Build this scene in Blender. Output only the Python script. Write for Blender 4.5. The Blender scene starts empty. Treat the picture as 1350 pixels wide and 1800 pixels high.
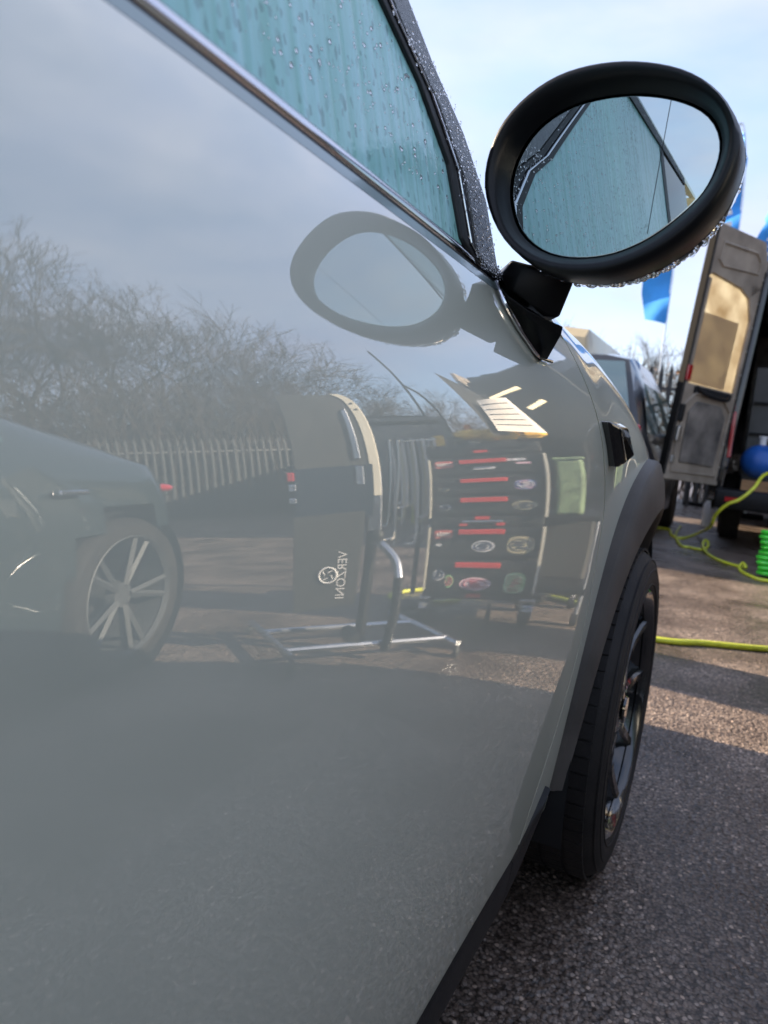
import bpy, bmesh, math, random
import numpy as np
from mathutils import Vector, Matrix, noise
R = math.radians
rnd = random.Random(7)
sc = bpy.context.scene
COL = sc.collection

# ------------------------------------------------------------------ camera
def nv(v):
    v = np.asarray(v, float); return v / np.linalg.norm(v)
PW, PH, FOC = 1350., 1800., 1300.
CAM = np.array([.17, 0., .80])
_d = nv([1329 - 675, -(817 - 900), -FOC])
_h = np.array([math.cos(R(5.5)), -math.sin(R(5.5)), 0])
_u = nv(np.cross(_h, _d)); _u = _u if _u[1] > 0 else -_u
MV = np.stack([np.cross(_d, _u), _d, _u], 1)          # world -> camera
def ray(x, y): return nv(MV.T @ np.array([x - 675, -(y - 900), -FOC]))
def onx(x, y, X):                                     # point where the view ray meets the plane x = X
    r = ray(x, y); return CAM + r * ((X - CAM[0]) / r[0])
def ony(x, y, Y):
    r = ray(x, y); return CAM + r * (Y / r[1])
def onz(x, y, Z=0.):
    r = ray(x, y); return CAM + r * ((Z - CAM[2]) / r[2])
cd = bpy.data.cameras.new('camera'); cam = bpy.data.objects.new('camera', cd); COL.objects.link(cam)
cd.sensor_fit = 'VERTICAL'; cd.sensor_height = 36; cd.lens = 26
cd.clip_start = .02; cd.clip_end = 2000
m4 = Matrix.Identity(4)
for i in range(3):
    for j in range(3): m4[j][i] = float(MV[i][j])
m4.translation = Vector(CAM); cam.matrix_world = m4
cd.dof.use_dof = True; cd.dof.focus_distance = .80; cd.dof.aperture_fstop = 7.5
sc.camera = cam
# ------------------------------------------------------------------ sky and sun
SUN_EL, SUN_AZ = R(22), math.atan2(-1, .06)            # azimuth from +Y towards +X
w = bpy.data.worlds.new('World'); sc.world = w; w.use_nodes = True
nt = w.node_tree; nt.nodes.clear(); L = nt.links.new
def wn(t, **k):
    n_ = nt.nodes.new(t)
    for a, b in k.items(): setattr(n_, a, b)
    return n_
out = wn('ShaderNodeOutputWorld'); bg = wn('ShaderNodeBackground'); bg.inputs[1].default_value = .11
sky = wn('ShaderNodeTexSky', sky_type='NISHITA', sun_disc=False, sun_elevation=SUN_EL, sun_rotation=SUN_AZ, altitude=60, air_density=1.0, dust_density=.6, ozone_density=1.5)
tc = wn('ShaderNodeTexCoord'); mp = wn('ShaderNodeMapping'); mp.inputs['Scale'].default_value = (1.6, 1.6, 4.2)
mp.inputs['Location'].default_value = (3.1, 1.7, .4)
ns = wn('ShaderNodeTexNoise'); ns.inputs['Scale'].default_value = 1.5; ns.inputs['Detail'].default_value = 7; ns.inputs['Roughness'].default_value = .55
rp = wn('ShaderNodeValToRGB'); rp.color_ramp.elements[0].position = .36; rp.color_ramp.elements[1].position = .66
rp.color_ramp.elements[0].color = (.42, .42, .42, 1); rp.color_ramp.elements[1].color = (.97, .97, .97, 1)
ns2 = wn('ShaderNodeTexNoise'); ns2.inputs['Scale'].default_value = 2.2; ns2.inputs['Detail'].default_value = 4
cr = wn('ShaderNodeValToRGB'); cr.color_ramp.elements[0].position = .35; cr.color_ramp.elements[1].position = .65
cr.color_ramp.elements[0].color = (1.85, 2.15, 3.1, 1); cr.color_ramp.elements[1].color = (2.45, 2.62, 3.3, 1)
mx = wn('ShaderNodeMixRGB')
L(tc.outputs['Generated'], mp.inputs[0]); L(mp.outputs[0], ns.inputs[0]); L(ns.outputs['Fac'], rp.inputs[0])
L(mp.outputs[0], ns2.inputs[0]); L(ns2.outputs['Fac'], cr.inputs[0])
L(rp.outputs[0], mx.inputs[0]); L(sky.outputs[0], mx.inputs[1]); L(cr.outputs[0], mx.inputs[2])
L(mx.outputs[0], bg.inputs[0]); L(bg.outputs[0], out.inputs[0])
sd = bpy.data.lights.new('sun', 'SUN'); so = bpy.data.objects.new('sun', sd); COL.objects.link(so)
sd.energy = 5.0; sd.angle = R(.55); sd.color = (1, .83, .62)
sdir = Vector((math.sin(SUN_AZ) * math.cos(SUN_EL), math.cos(SUN_AZ) * math.cos(SUN_EL), math.sin(SUN_EL)))
so.rotation_euler = sdir.to_track_quat('Z', 'Y').to_euler()
vs = sc.view_settings
sc.display_settings.display_device = 'sRGB'; vs.view_transform = 'Standard'; vs.look = 'None'; vs.gamma = 1; vs.use_curve_mapping = False
vs.exposure = 1.80
sc.cycles.max_bounces = 10; sc.cycles.glossy_bounces = 5; sc.cycles.transparent_max_bounces = 12
sc.cycles.caustics_reflective = False; sc.cycles.caustics_refractive = False
sc.cycles.use_denoising = True

# ------------------------------------------------------------------ materials
def mat(name, col, rough=.5, metal=0., coat=0., coat_ior=1.5, spec=.5, var=0., vscale=8., bump=0., bscale=40., emit=None, sheen=0., col2=None, coat_rough=.02, stretch=None, rvar=0., alpha=None):
    m = bpy.data.materials.new(name); m.use_nodes = True
    t = m.node_tree; b = t.nodes['Principled BSDF']; l = t.links.new
    b.inputs['Base Color'].default_value = (*col, 1); b.inputs['Roughness'].default_value = rough
    b.inputs['Metallic'].default_value = metal; b.inputs['Coat Weight'].default_value = coat
    b.inputs['Coat IOR'].default_value = coat_ior; b.inputs['Coat Roughness'].default_value = coat_rough
    b.inputs['Specular IOR Level'].default_value = spec; b.inputs['Sheen Weight'].default_value = sheen
    co = t.nodes.new('ShaderNodeTexCoord'); src = co.outputs['Object']
    if stretch:
        mpn = t.nodes.new('ShaderNodeMapping'); mpn.inputs['Scale'].default_value = stretch; l(src, mpn.inputs[0]); src = mpn.outputs[0]
    if var > 0 or col2 or rvar:
        n1 = t.nodes.new('ShaderNodeTexNoise'); n1.inputs['Scale'].default_value = vscale; n1.inputs['Detail'].default_value = 6; l(src, n1.inputs[0])
        r1 = t.nodes.new('ShaderNodeValToRGB'); r1.color_ramp.elements[0].position = .3; r1.color_ramp.elements[1].position = .7
        c2 = col2 or tuple(min(1, c * (1 + var)) for c in col); c1 = col if col2 else tuple(c * (1 - var) for c in col)
        r1.color_ramp.elements[0].color = (*c1, 1); r1.color_ramp.elements[1].color = (*c2, 1)
        l(n1.outputs['Fac'], r1.inputs[0]); l(r1.outputs[0], b.inputs['Base Color'])
        if rvar:
            mr = t.nodes.new('ShaderNodeMapRange'); mr.inputs[1].default_value = .3; mr.inputs[2].default_value = .7
            mr.inputs[3].default_value = max(.02, rough - rvar); mr.inputs[4].default_value = min(1, rough + rvar)
            l(n1.outputs['Fac'], mr.inputs[0]); l(mr.outputs[0], b.inputs['Roughness'])
    if bump > 0:
        n2 = t.nodes.new('ShaderNodeTexNoise'); n2.inputs['Scale'].default_value = bscale; n2.inputs['Detail'].default_value = 3; l(src, n2.inputs[0])
        bp = t.nodes.new('ShaderNodeBump'); bp.inputs['Strength'].default_value = bump; bp.inputs['Distance'].default_value = .004
        l(n2.outputs['Fac'], bp.inputs['Height']); l(bp.outputs[0], b.inputs['Normal'])
    if emit: b.inputs['Emission Color'].default_value = (*emit[0], 1); b.inputs['Emission Strength'].default_value = emit[1]
    return m
M = {}
M['paint'] = mat('sage_grey_paint', (.72, .70, .56), .42, coat=1, coat_ior=2.75, coat_rough=.004, spec=.3)
M['blackplastic'] = mat('satin_black_plastic', (.009, .009, .010), .45, spec=.3, var=.25, vscale=30, bump=.12, bscale=900)
M['mirrorplastic'] = mat('mirror_black_plastic', (.007, .007, .008), .36, spec=.28, bump=.06, bscale=1400)
M['cladding'] = mat('grey_arch_plastic', (.062, .054, .049), .55, spec=.28, col2=(.105, .092, .082), vscale=9, bump=.25, bscale=700)
M['gloss'] = mat('gloss_black', (.006, .006, .007), .08, coat=1, coat_rough=.01)
M['rubber'] = mat('black_rubber', (.011, .011, .012), .6, var=.3, vscale=20)
M['edgeblack'] = mat('matt_door_edge', (.02, .019, .018), .9, spec=.05)
M['tyre'] = mat('tyre_rubber', (.014, .013, .013), .66, spec=.3, col2=(.030, .026, .024), vscale=14, bump=.3, bscale=260)
M['chrome'] = mat('brushed_bright_trim', (.72, .72, .76), .13, metal=1)
M['mirror'] = mat('mirror_glass', (.52, .60, .60), .015, metal=1)
M['rim'] = mat('black_alloy', (.012, .012, .013), .16, coat=1, bump=.05)
M['dark'] = mat('dark_cavity', (.006, .006, .007), .85)
M['interior'] = mat('grey_cabin_trim', (.05, .05, .055), .7)
M['steel'] = mat('steel', (.55, .54, .52), .28, metal=1, var=.1, vscale=30)
M['disc'] = mat('brake_disc', (.32, .31, .3), .35, metal=1)
M['canvas'] = mat('black_canvas', (.03, .03, .028), .75, col2=(.045, .044, .04), vscale=40, bump=.3, bscale=300)
M['matteblack'] = mat('matte_black_sheet', (.012, .012, .012), .8, var=.2, vscale=6)
M['toolplastic'] = mat('black_tool_plastic', (.018, .018, .018), .38, col2=(.03, .03, .03), vscale=12)
M['red'] = mat('red_plastic', (.62, .035, .03), .4, var=.15)
M['white'] = mat('white_print', (.75, .75, .75), .5, var=.06, vscale=40)
M['yellow'] = mat('yellow_vinyl', (.8, .48, .04), .4, var=.15)
M['orange'] = mat('orange_cloth', (.8, .25, .03), .7, var=.2)
M['hose'] = mat('yellow_hose', (.62, .66, .04), .38, var=.14, vscale=25, coat=.3)
M['green'] = mat('bright_green_hose', (.05, .68, .04), .3, coat=.5, var=.1)
M['palegreen'] = mat('pale_green_plastic', (.17, .24, .13), .5, var=.45, vscale=22)
M['alu'] = mat('aluminium', (.62, .64, .68), .32, metal=1, var=.12, vscale=20)
M['paper'] = mat('printed_paper', (.72, .68, .62), .7, var=.1, vscale=24)
M['blue'] = mat('blue_plastic', (.02, .11, .42), .35, var=.15)
M['bluedark'] = mat('blue_handle', (.03, .16, .4), .4)
M['flag'] = mat('blue_flag_cloth', (.035, .30, .80), .6, var=.15, vscale=3)
M['sunlit_rod'] = mat('sunlit_yellow_rod', (.75, .68, .38), .4)
M['flange'] = mat('reflection_tinted_flange', (.36, .44, .44), .22, coat=.3)  # teal-grey tint stands in for the side glass mirrored in the flange
M['palecream'] = mat('pale_cream_finish', (.72, .68, .56), .5, var=.1)  # one pale cream colour for the panel flange and chest side rails
M['pillar'] = mat('wet_dark_pillar', (.10, .105, .105), .22, bump=.5, bscale=420, var=.3, vscale=60)
M['wood'] = mat('plywood', (.33, .18, .08), .6, var=.25, vscale=10, stretch=(1, 6, 6))
M['vanin'] = mat('van_inner_panel', (.22, .185, .15), .55, metal=.1, col2=(.40, .34, .27), vscale=5, bump=.3, bscale=40, rvar=.15)
M['panelgrey'] = mat('grey_panel_back', (.05, .05, .048), .6, col2=(.085, .082, .075), vscale=7)
M['vandark'] = mat('dark_van_paint', (.03, .032, .036), .35, coat=.8, var=.2, vscale=4)
M['vangrime'] = mat('dirty_dark_panel', (.05, .046, .043), .6, col2=(.27, .24, .21), vscale=4.5, bump=.3, bscale=30)
M['cream'] = mat('cream_paint', (.62, .50, .30), .35, coat=.6, var=.06)
M['dullalloy'] = mat('dull_silver_alloy', (.085, .09, .095), .6, metal=.5, var=.1)
M['carblue'] = mat('dark_blue_green_paint', (.018, .028, .032), .3, coat=1, coat_rough=.01)
M['fence'] = mat('galvanised_steel', (.07, .072, .072), .5, metal=.3, var=.2, vscale=5)
M['bark'] = mat('bark', (.035, .028, .022), .9, var=.35, vscale=6)
M['twig'] = mat('bare_twig', (.05, .037, .028), .9, var=.35, vscale=3)
M['leaf'] = mat('dead_brown_leaf', (.22, .10, .03), .8, var=.4, vscale=9)
M['ivy'] = mat('dark_bramble', (.045, .05, .03), .9, var=.4, vscale=5)
M['lamp_red'] = mat('red_lens', (.38, .01, .015), .15, coat=1)
M['lamp_white'] = mat('clear_lens', (.7, .7, .72), .1, coat=1)
M['led'] = mat('lit_led_tube', (.8, .7, .45), .4, emit=((1, .80, .45), .8))
M['water'] = mat('water_drop', (1, 1, 1), .02)
_b = M['water'].node_tree.nodes['Principled BSDF']; _b.inputs['Transmission Weight'].default_value = 1; _b.inputs['IOR'].default_value = 1.33
M['bin'] = mat('grey_bin_plastic', (.06, .065, .065), .5)
def glassmat(name, tint, fog, fogf, streak=True, rough=.0, ior=1.5):
    m = bpy.data.materials.new(name); m.use_nodes = True; t = m.node_tree; t.nodes.clear(); l = t.links.new; N = t.nodes.new
    o = N('ShaderNodeOutputMaterial'); tr = N('ShaderNodeBsdfTransparent'); tr.inputs[0].default_value = (*tint, 1)
    df = N('ShaderNodeBsdfDiffuse'); tl = N('ShaderNodeBsdfTranslucent'); df.inputs[0].default_value = (*fog, 1); tl.inputs[0].default_value = (*fog, 1)
    mf = N('ShaderNodeMixShader'); mf.inputs[0].default_value = .12; l(df.outputs[0], mf.inputs[1]); l(tl.outputs[0], mf.inputs[2])
    m1 = N('ShaderNodeMixShader'); m1.inputs[0].default_value = fogf; l(tr.outputs[0], m1.inputs[1]); l(mf.outputs[0], m1.inputs[2])
    gl = N('ShaderNodeBsdfGlossy'); gl.inputs['Roughness'].default_value = rough
    fr = N('ShaderNodeFresnel'); fr.inputs[0].default_value = ior
    m2 = N('ShaderNodeMixShader'); l(fr.outputs[0], m2.inputs[0]); l(m1.outputs[0], m2.inputs[1]); l(gl.outputs[0], m2.inputs[2]); l(m2.outputs[0], o.inputs[0])
    if streak:
        co = N('ShaderNodeTexCoord'); mp_ = N('ShaderNodeMapping'); mp_.inputs['Scale'].default_value = (1, 105, 3.6); mp_.inputs['Rotation'].default_value = (R(-7), 0, 0)
        n1 = N('ShaderNodeTexNoise'); n1.inputs['Scale'].default_value = 1.; n1.inputs['Detail'].default_value = 5; n1.inputs['Distortion'].default_value = .3
        l(co.outputs['Object'], mp_.inputs[0]); l(mp_.outputs[0], n1.inputs[0])
        r1 = N('ShaderNodeValToRGB'); r1.color_ramp.elements[0].position = .34; r1.color_ramp.elements[1].position = .68
        r1.color_ramp.elements[0].color = (*[c * .78 for c in fog], 1); r1.color_ramp.elements[1].color = (*[min(1, c * 1.15 + .04) for c in fog], 1)
        l(n1.outputs['Fac'], r1.inputs[0]); sp_ = N('ShaderNodeTexVoronoi'); sp_.inputs['Scale'].default_value = 330; sm = N('ShaderNodeMapping'); sm.inputs['Scale'].default_value = (1, 1, .42); l(co.outputs['Object'], sm.inputs[0]); l(sm.outputs[0], sp_.inputs[0])
        sq = N('ShaderNodeSeparateColor'); l(sp_.outputs['Color'], sq.inputs[0]); sr = N('ShaderNodeMapRange'); sr.inputs[1].default_value = .86; sr.inputs[2].default_value = .98; sr.inputs[3].default_value = 1; sr.inputs[4].default_value = .62; l(sq.outputs[0], sr.inputs[0])
        sx = N('ShaderNodeMixRGB'); sx.blend_type = 'MULTIPLY'; sx.inputs[0].default_value = 1; l(r1.outputs[0], sx.inputs[1]); l(sr.outputs[0], sx.inputs[2]); l(sx.outputs[0], df.inputs[0]); l(sx.outputs[0], tl.inputs[0])
        n2 = N('ShaderNodeTexNoise'); n2.inputs['Scale'].default_value = 260; n2.inputs['Detail'].default_value = 2; l(co.outputs['Object'], n2.inputs[0])
        ad = N('ShaderNodeMath'); ad.operation = 'MULTIPLY_ADD'; ad.inputs[1].default_value = .25; l(n2.outputs['Fac'], ad.inputs[0]); l(n1.outputs['Fac'], ad.inputs[2])
        bp = N('ShaderNodeBump'); bp.inputs['Strength'].default_value = .35; bp.inputs['Distance'].default_value = .003
        l(ad.outputs[0], bp.inputs['Height']); l(bp.outputs[0], gl.inputs['Normal']); l(bp.outputs[0], fr.inputs['Normal'])
    return m
M['glass'] = glassmat('wet_green_side_glass', (.5, .9, .85), (.50, .99, .87), .97, True, .03, 1.5)
M['glass2'] = glassmat('plain_tinted_glass', (.30, .42, .40), (.10, .18, .18), .25, False)
M['glassbg'] = glassmat('far_car_glass', (.2, .3, .3), (.10, .2, .2), .5, False, .02, 3.0)
M['glassvan'] = glassmat('frosted_cream_glass', (.7, .66, .55), (.92, .86, .66), .85, False, .1)
_m = M['glassvan'].node_tree
for n_ in _m.nodes:
    if n_.type == 'MIX_SHADER' and abs(n_.inputs[0].default_value - .12) < .01: n_.inputs[0].default_value = .75

for key, lo_c in (('glassvan', (.55, .46, .33)),):
    t_ = M[key].node_tree; co_ = t_.nodes.new('ShaderNodeTexCoord'); nz_ = t_.nodes.new('ShaderNodeTexNoise'); nz_.inputs['Scale'].default_value = 3.5; nz_.inputs['Detail'].default_value = 8
    t_.links.new(co_.outputs['Object'], nz_.inputs[0]); rr_c = t_.nodes.new('ShaderNodeValToRGB'); rr_c.color_ramp.elements[0].position = .3; rr_c.color_ramp.elements[1].position = .62
    rr_c.color_ramp.elements[0].color = (*lo_c, 1); rr_c.color_ramp.elements[1].color = (.97, .93, .80, 1); t_.links.new(nz_.outputs['Fac'], rr_c.inputs[0])
    for n_ in t_.nodes:
        if n_.type in ('BSDF_DIFFUSE', 'BSDF_TRANSLUCENT'): t_.links.new(rr_c.outputs[0], n_.inputs[0])
def asphalt(name, coarse):
    m = bpy.data.materials.new(name); m.use_nodes = True; t = m.node_tree; b = t.nodes['Principled BSDF']; l = t.links.new; N = t.nodes.new
    co = N('ShaderNodeTexCoord'); src = co.outputs['Object']
    v = N('ShaderNodeTexVoronoi'); v.inputs['Scale'].default_value = 150; l(src, v.inputs[0])
    hs = N('ShaderNodeValToRGB'); hs.color_ramp.elements[0].color = (.13, .100, .080, 1); hs.color_ramp.elements[1].color = (.72, .55, .43, 1)
    e = hs.color_ramp.elements.new(.75); e.color = (.28, .215, .172, 1)
    e = hs.color_ramp.elements.new(.93); e.color = (.34, .285, .245, 1)
    sp = N('ShaderNodeSeparateColor'); l(v.outputs['Color'], sp.inputs[0]); l(sp.outputs[0], hs.inputs[0])
    n1 = N('ShaderNodeTexNoise'); n1.inputs['Scale'].default_value = 2.6; n1.inputs['Detail'].default_value = 7; l(src, n1.inputs[0])
    r1 = N('ShaderNodeValToRGB'); r1.color_ramp.elements[0].position = .35; r1.color_ramp.elements[1].position = .66
    r1.color_ramp.elements[0].color = (.45, .42, .40, 1); r1.color_ramp.elements[1].color = (1.12, 1.1, 1.08, 1); l(n1.outputs['Fac'], r1.inputs[0])
    mu = N('ShaderNodeMixRGB'); mu.blend_type = 'MULTIPLY'; mu.inputs[0].default_value = 1; l(hs.outputs[0], mu.inputs[1]); l(r1.outputs[0], mu.inputs[2]); bt = N('ShaderNodeMapRange'); bt.inputs[1].default_value = .42; bt.inputs[2].default_value = .72; bt.inputs[3].default_value = 1.0; bt.inputs[4].default_value = .26; l(v.outputs['Distance'], bt.inputs[0])
    m3 = N('ShaderNodeMixRGB'); m3.blend_type = 'MULTIPLY'; m3.inputs[0].default_value = 1; l(mu.outputs[0], m3.inputs[1]); l(bt.outputs[0], m3.inputs[2]); l(m3.outputs[0], b.inputs['Base Color'])
    mr = N('ShaderNodeMapRange'); mr.inputs[1].default_value = .35; mr.inputs[2].default_value = .65; mr.inputs[3].default_value = .24; mr.inputs[4].default_value = .48
    l(n1.outputs['Fac'], mr.inputs[0]); l(mr.outputs[0], b.inputs['Roughness'])
    n2 = N('ShaderNodeTexNoise'); n2.inputs['Scale'].default_value = 330; n2.inputs['Detail'].default_value = 2; l(src, n2.inputs[0])
    ad = N('ShaderNodeMath'); ad.operation = 'MULTIPLY_ADD'; ad.inputs[1].default_value = -1.0; l(v.outputs['Distance'], ad.inputs[0]); l(n2.outputs['Fac'], ad.inputs[2])
    bp = N('ShaderNodeBump'); bp.inputs['Strength'].default_value = .5 if coarse else .8; bp.inputs['Distance'].default_value = .0025 if coarse else .004
    l(ad.outputs[0], bp.inputs['Height']); l(bp.outputs[0], b.inputs['Normal'])
    return m
M['asphalt'] = asphalt('wet_asphalt', False); M['asphalt2'] = asphalt('wet_asphalt_near', True)

# ------------------------------------------------------------------ mesh helpers
class MB:
    def __init__(s): s.V = []; s.F = []
    def add(s, V, F):
        k = len(s.V); s.V += [tuple(float(c) for c in v) for v in V]; s.F += [tuple(i + k for i in f) for f in F]; return s
    def box(s, c, d, rz=0., rx=0., ry=0.):
        rot = Matrix.Rotation(rz, 3, 'Z') @ Matrix.Rotation(ry, 3, 'Y') @ Matrix.Rotation(rx, 3, 'X')
        V = [Vector(c) + rot @ Vector((x * d[0] / 2, y * d[1] / 2, z * d[2] / 2)) for z in (-1, 1) for y in (-1, 1) for x in (-1, 1)]
        return s.add(V, [(0, 2, 3, 1), (4, 5, 7, 6), (0, 1, 5, 4), (2, 6, 7, 3), (0, 4, 6, 2), (1, 3, 7, 5)])
    def tube(s, P, r, n=8, cap=True, closed=False):
        P = [Vector(p) for p in P]; rs = r if isinstance(r, (list, tuple)) else [r] * len(P)
        rings = []; prev = None
        for i, p in enumerate(P):
            a = P[i - 1] if (i or closed) else P[0]; b = P[(i + 1) % len(P)] if (i < len(P) - 1 or closed) else P[-1]
            t = (b - a).normalized() if (b - a).length > 1e-9 else Vector((0, 0, 1))
            if prev is None: u = t.orthogonal().normalized()
            else: u = (prev - t * prev.dot(t)); u = u.normalized() if u.length > 1e-6 else t.orthogonal().normalized()
            prev = u; v = t.cross(u)
            rings.append([p + (u * math.cos(2 * math.pi * k / n) + v * math.sin(2 * math.pi * k / n)) * rs[i] for k in range(n)])
        return s.loft(rings, cap and not closed, True, closed)
    def loft(s, rings, cap=True, ring_closed=True, closed=False):
        n = len(rings[0]); V = [v for r_ in rings for v in r_]; F = []
        m = len(rings)
        for i in range(m if closed else m - 1):
            j = (i + 1) % m
            for k in range(n if ring_closed else n - 1):
                k2 = (k + 1) % n; F.append((i * n + k, i * n + k2, j * n + k2, j * n + k))
        if cap: F.append(tuple(range(n))[::-1]); F.append(tuple((m - 1) * n + k for k in range(n)))
        return s.add(V, F)
    def lathe(s, prof, n=32, c=(0, 0, 0), axis='z', cap=False):   # prof: (radius, height)
        rings = []
        for r_, h in prof:
            ring = []
            for k in range(n):
                a = 2 * math.pi * k / n; u, v = r_ * math.cos(a), r_ * math.sin(a)
                p = {'z': (u, v, h), 'x': (h, u, v), 'y': (u, h, v)}[axis]; ring.append((p[0] + c[0], p[1] + c[1], p[2] + c[2]))
            rings.append(ring)
        return s.loft(rings, cap)
    def prism(s, P, n_, t):                                        # polygon P extruded by t along n_
        n_ = Vector(n_); A = [Vector(p) for p in P]; B = [p + n_ * t for p in A]; k = len(P)
        return s.add(A + B, [tuple(range(k))[::-1], tuple(range(k, 2 * k))] + [(i, (i + 1) % k, k + (i + 1) % k, k + i) for i in range(k)])
    def ball(s, c, r, sx=1, sy=1, sz=1, n=10, m=6):
        return s.lathe_s([(math.sin(math.pi * i / m), -math.cos(math.pi * i / m)) for i in range(m + 1)], n, c, r, (sx, sy, sz))
    def lathe_s(s, prof, n, c, r, sc3):
        rings = [[(c[0] + r * sc3[0] * max(p, 1e-3) * math.cos(2 * math.pi * k / n), c[1] + r * sc3[1] * max(p, 1e-3) * math.sin(2 * math.pi * k / n), c[2] + r * sc3[2] * h) for k in range(n)] for p, h in prof]
        return s.loft(rings, True)
    def build(s, name, mt, parent=None, smooth=False, bevel=0., seg=2, ang=35, fix=True):
        me = bpy.data.meshes.new(name); me.from_pydata(s.V, [], s.F)
        if fix or bevel:
            b = bmesh.new(); b.from_mesh(me)
            if bevel: bmesh.ops.bevel(b, geom=[e for e in b.edges if len(e.link_faces) == 2 and e.calc_face_angle(0) > .5], offset=bevel, segments=seg, affect='EDGES', profile=.5, clamp_overlap=True)
            if fix: bmesh.ops.recalc_face_normals(b, faces=b.faces)
            b.to_mesh(me); b.free()
        me.materials.append(M[mt] if isinstance(mt, str) else mt)
        if smooth:
            me.polygons.foreach_set('use_smooth', [True] * len(me.polygons))
            if ang < 180: me.set_sharp_from_angle(angle=R(ang))
        o = bpy.data.objects.new(name, me); COL.objects.link(o)
        if parent: o.parent = parent
        return o
def tag(o, label=None, cat=None, group=None, kind=None):
    if label: o['label'] = label
    if cat: o['category'] = cat
    if group: o['group'] = group
    if kind: o['kind'] = kind
    return o
def empty(name, loc, rz=0., label=None, cat=None, group=None):
    o = bpy.data.objects.new(name, None); COL.objects.link(o); o.location = loc; o.rotation_euler = (0, 0, rz); o.empty_display_size = .1
    return tag(o, label, cat, group)
def copy_tree(o, parent=None):
    c = o.copy(); COL.objects.link(c); c.parent = parent
    for ch in list(o.children): copy_tree(ch, c)
    return c
def bez(P, n=12):                                                  # catmull-rom through points
    P = [np.array(p, float) for p in P]; Q = [2 * P[0] - P[1]] + P + [2 * P[-1] - P[-2]]; o = []
    for i in range(1, len(Q) - 2):
        for k in range(n):
            t = k / n; a, b, c, d = Q[i - 1:i + 3]
            o.append(.5 * ((2 * b) + (-a + c) * t + (2 * a - 5 * b + 4 * c - d) * t * t + (-a + 3 * b - 3 * c + d) * t ** 3))
    o.append(P[-1]); return o

# ------------------------------------------------------------------ ground
g = MB().add([(-600, -600, 0), (600, -600, 0), (600, 600, 0), (-600, 600, 0)], [(0, 1, 2, 3)]).build('ground', 'asphalt')
tag(g, kind='structure')
# asphalt close to the camera: the same surface with its stones as real relief
def near_ground():
    x0, x1, y0, y1 = -.32, .75, .55, 2.7; st = .0036
    nx, ny = int((x1 - x0) / st), int((y1 - y0) / st)
    X, Y = np.meshgrid(np.linspace(x0, x1, nx), np.linspace(y0, y1, ny))
    cs = .0085; rs = np.random.RandomState(3)
    gx, gy = int((x1 - x0) / cs) + 3, int((y1 - y0) / cs) + 3
    jx, jy, hh = rs.rand(gy, gx), rs.rand(gy, gx), rs.rand(gy, gx)
    ci, cj = ((X - x0) / cs).astype(int) + 1, ((Y - y0) / cs).astype(int) + 1
    best = np.full(X.shape, 9.); hb = np.zeros(X.shape)
    for di in (-1, 0, 1):
        for dj in (-1, 0, 1):
            a, b_ = np.clip(ci + di, 0, gx - 1), np.clip(cj + dj, 0, gy - 1)
            dx = (X - x0) / cs + 1 - (a + jx[b_, a]); dy = (Y - y0) / cs + 1 - (b_ + jy[b_, a]); d = np.sqrt(dx * dx + dy * dy)
            mk = d < best; best = np.where(mk, d, best); hb = np.where(mk, hh[b_, a], hb)
    edge = np.minimum(np.minimum(X - x0, x1 - X), np.minimum(Y - y0, y1 - Y)); f = np.clip(edge / .12, 0, 1)
    big = np.sin(X * 9 + 1) * np.sin(Y * 7) * .0006
    Z = .0045 + f * (np.clip(.62 - best, 0, 1) ** .6 * .0050 * (.45 + .8 * hb) - .0012 + big)
    co = np.stack([X, Y, Z], -1).reshape(-1, 3); idx = np.arange(nx * ny).reshape(ny, nx)
    q = np.stack([idx[:-1, :-1], idx[:-1, 1:], idx[1:, 1:], idx[1:, :-1]], -1).reshape(-1, 4)
    me = bpy.data.meshes.new('pavement'); me.vertices.add(len(co)); me.vertices.foreach_set('co', co.ravel())
    me.loops.add(q.size); me.loops.foreach_set('vertex_index', q.ravel()); me.polygons.add(len(q)); me.polygons.foreach_set('loop_start', np.arange(0, q.size, 4)); me.update(calc_edges=True)
    me.polygons.foreach_set('use_smooth', [True] * len(q)); me.materials.append(M['asphalt2'])
    o = bpy.data.objects.new('road_surface', me); COL.objects.link(o); tag(o, kind='structure')
near_ground()

# ------------------------------------------------------------------ the car: body surface
ZC = [.20, .31, .40, .50, .60, .68, .72, .76, .80, .84, .87, .905, .935, .955, .97]
TC = [-.16, -.12, -.085, -.055, -.02, .012, .03, .06, .13, .26, .39, .50, .62, .73, .80]
YC = [-2.2, -1.6, -.8, 0, .3, .6, .8, 1.0, 1.1, 1.2, 1.3, 1.45, 1.7, 2.0, 2.2]
SC = [-.8, -.15, -.03, 0.0, .018, .024, .012, .002, .0, -.05, -.10, .03, .30, .65, 1.5]
def spl(xc, yc):
    g_ = np.linspace(xc[0], xc[-1], 2001); v = np.interp(g_, xc, yc); k = np.hanning(61); k /= k.sum()
    return g_, np.convolve(np.pad(v, 30, mode='edge'), k, 'valid')
gz, tz = spl(ZC, TC); gx_ = -np.concatenate([[0], np.cumsum((tz[1:] + tz[:-1]) / 2 * np.diff(gz))]); gx_ -= np.interp(.65, gz, gx_)
gy, ty = spl(YC, SC); qx = -np.concatenate([[0], np.cumsum((ty[1:] + ty[:-1]) / 2 * np.diff(gy))]); qx -= np.interp(.2, gy, qx)
ZSY = [-2.3, -1.5, -.6, .30, .9, 1.05, 1.25, 1.45, 1.65, 1.85, 2.05, 2.2]; ZSZ = [.985, .985, .975, .97, .965, .962, .945, .908, .868, .83, .78, .72]
zsg, zsv = spl(ZSY, ZSZ)
def zs(y): return float(np.interp(y, zsg, zsv))
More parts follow.
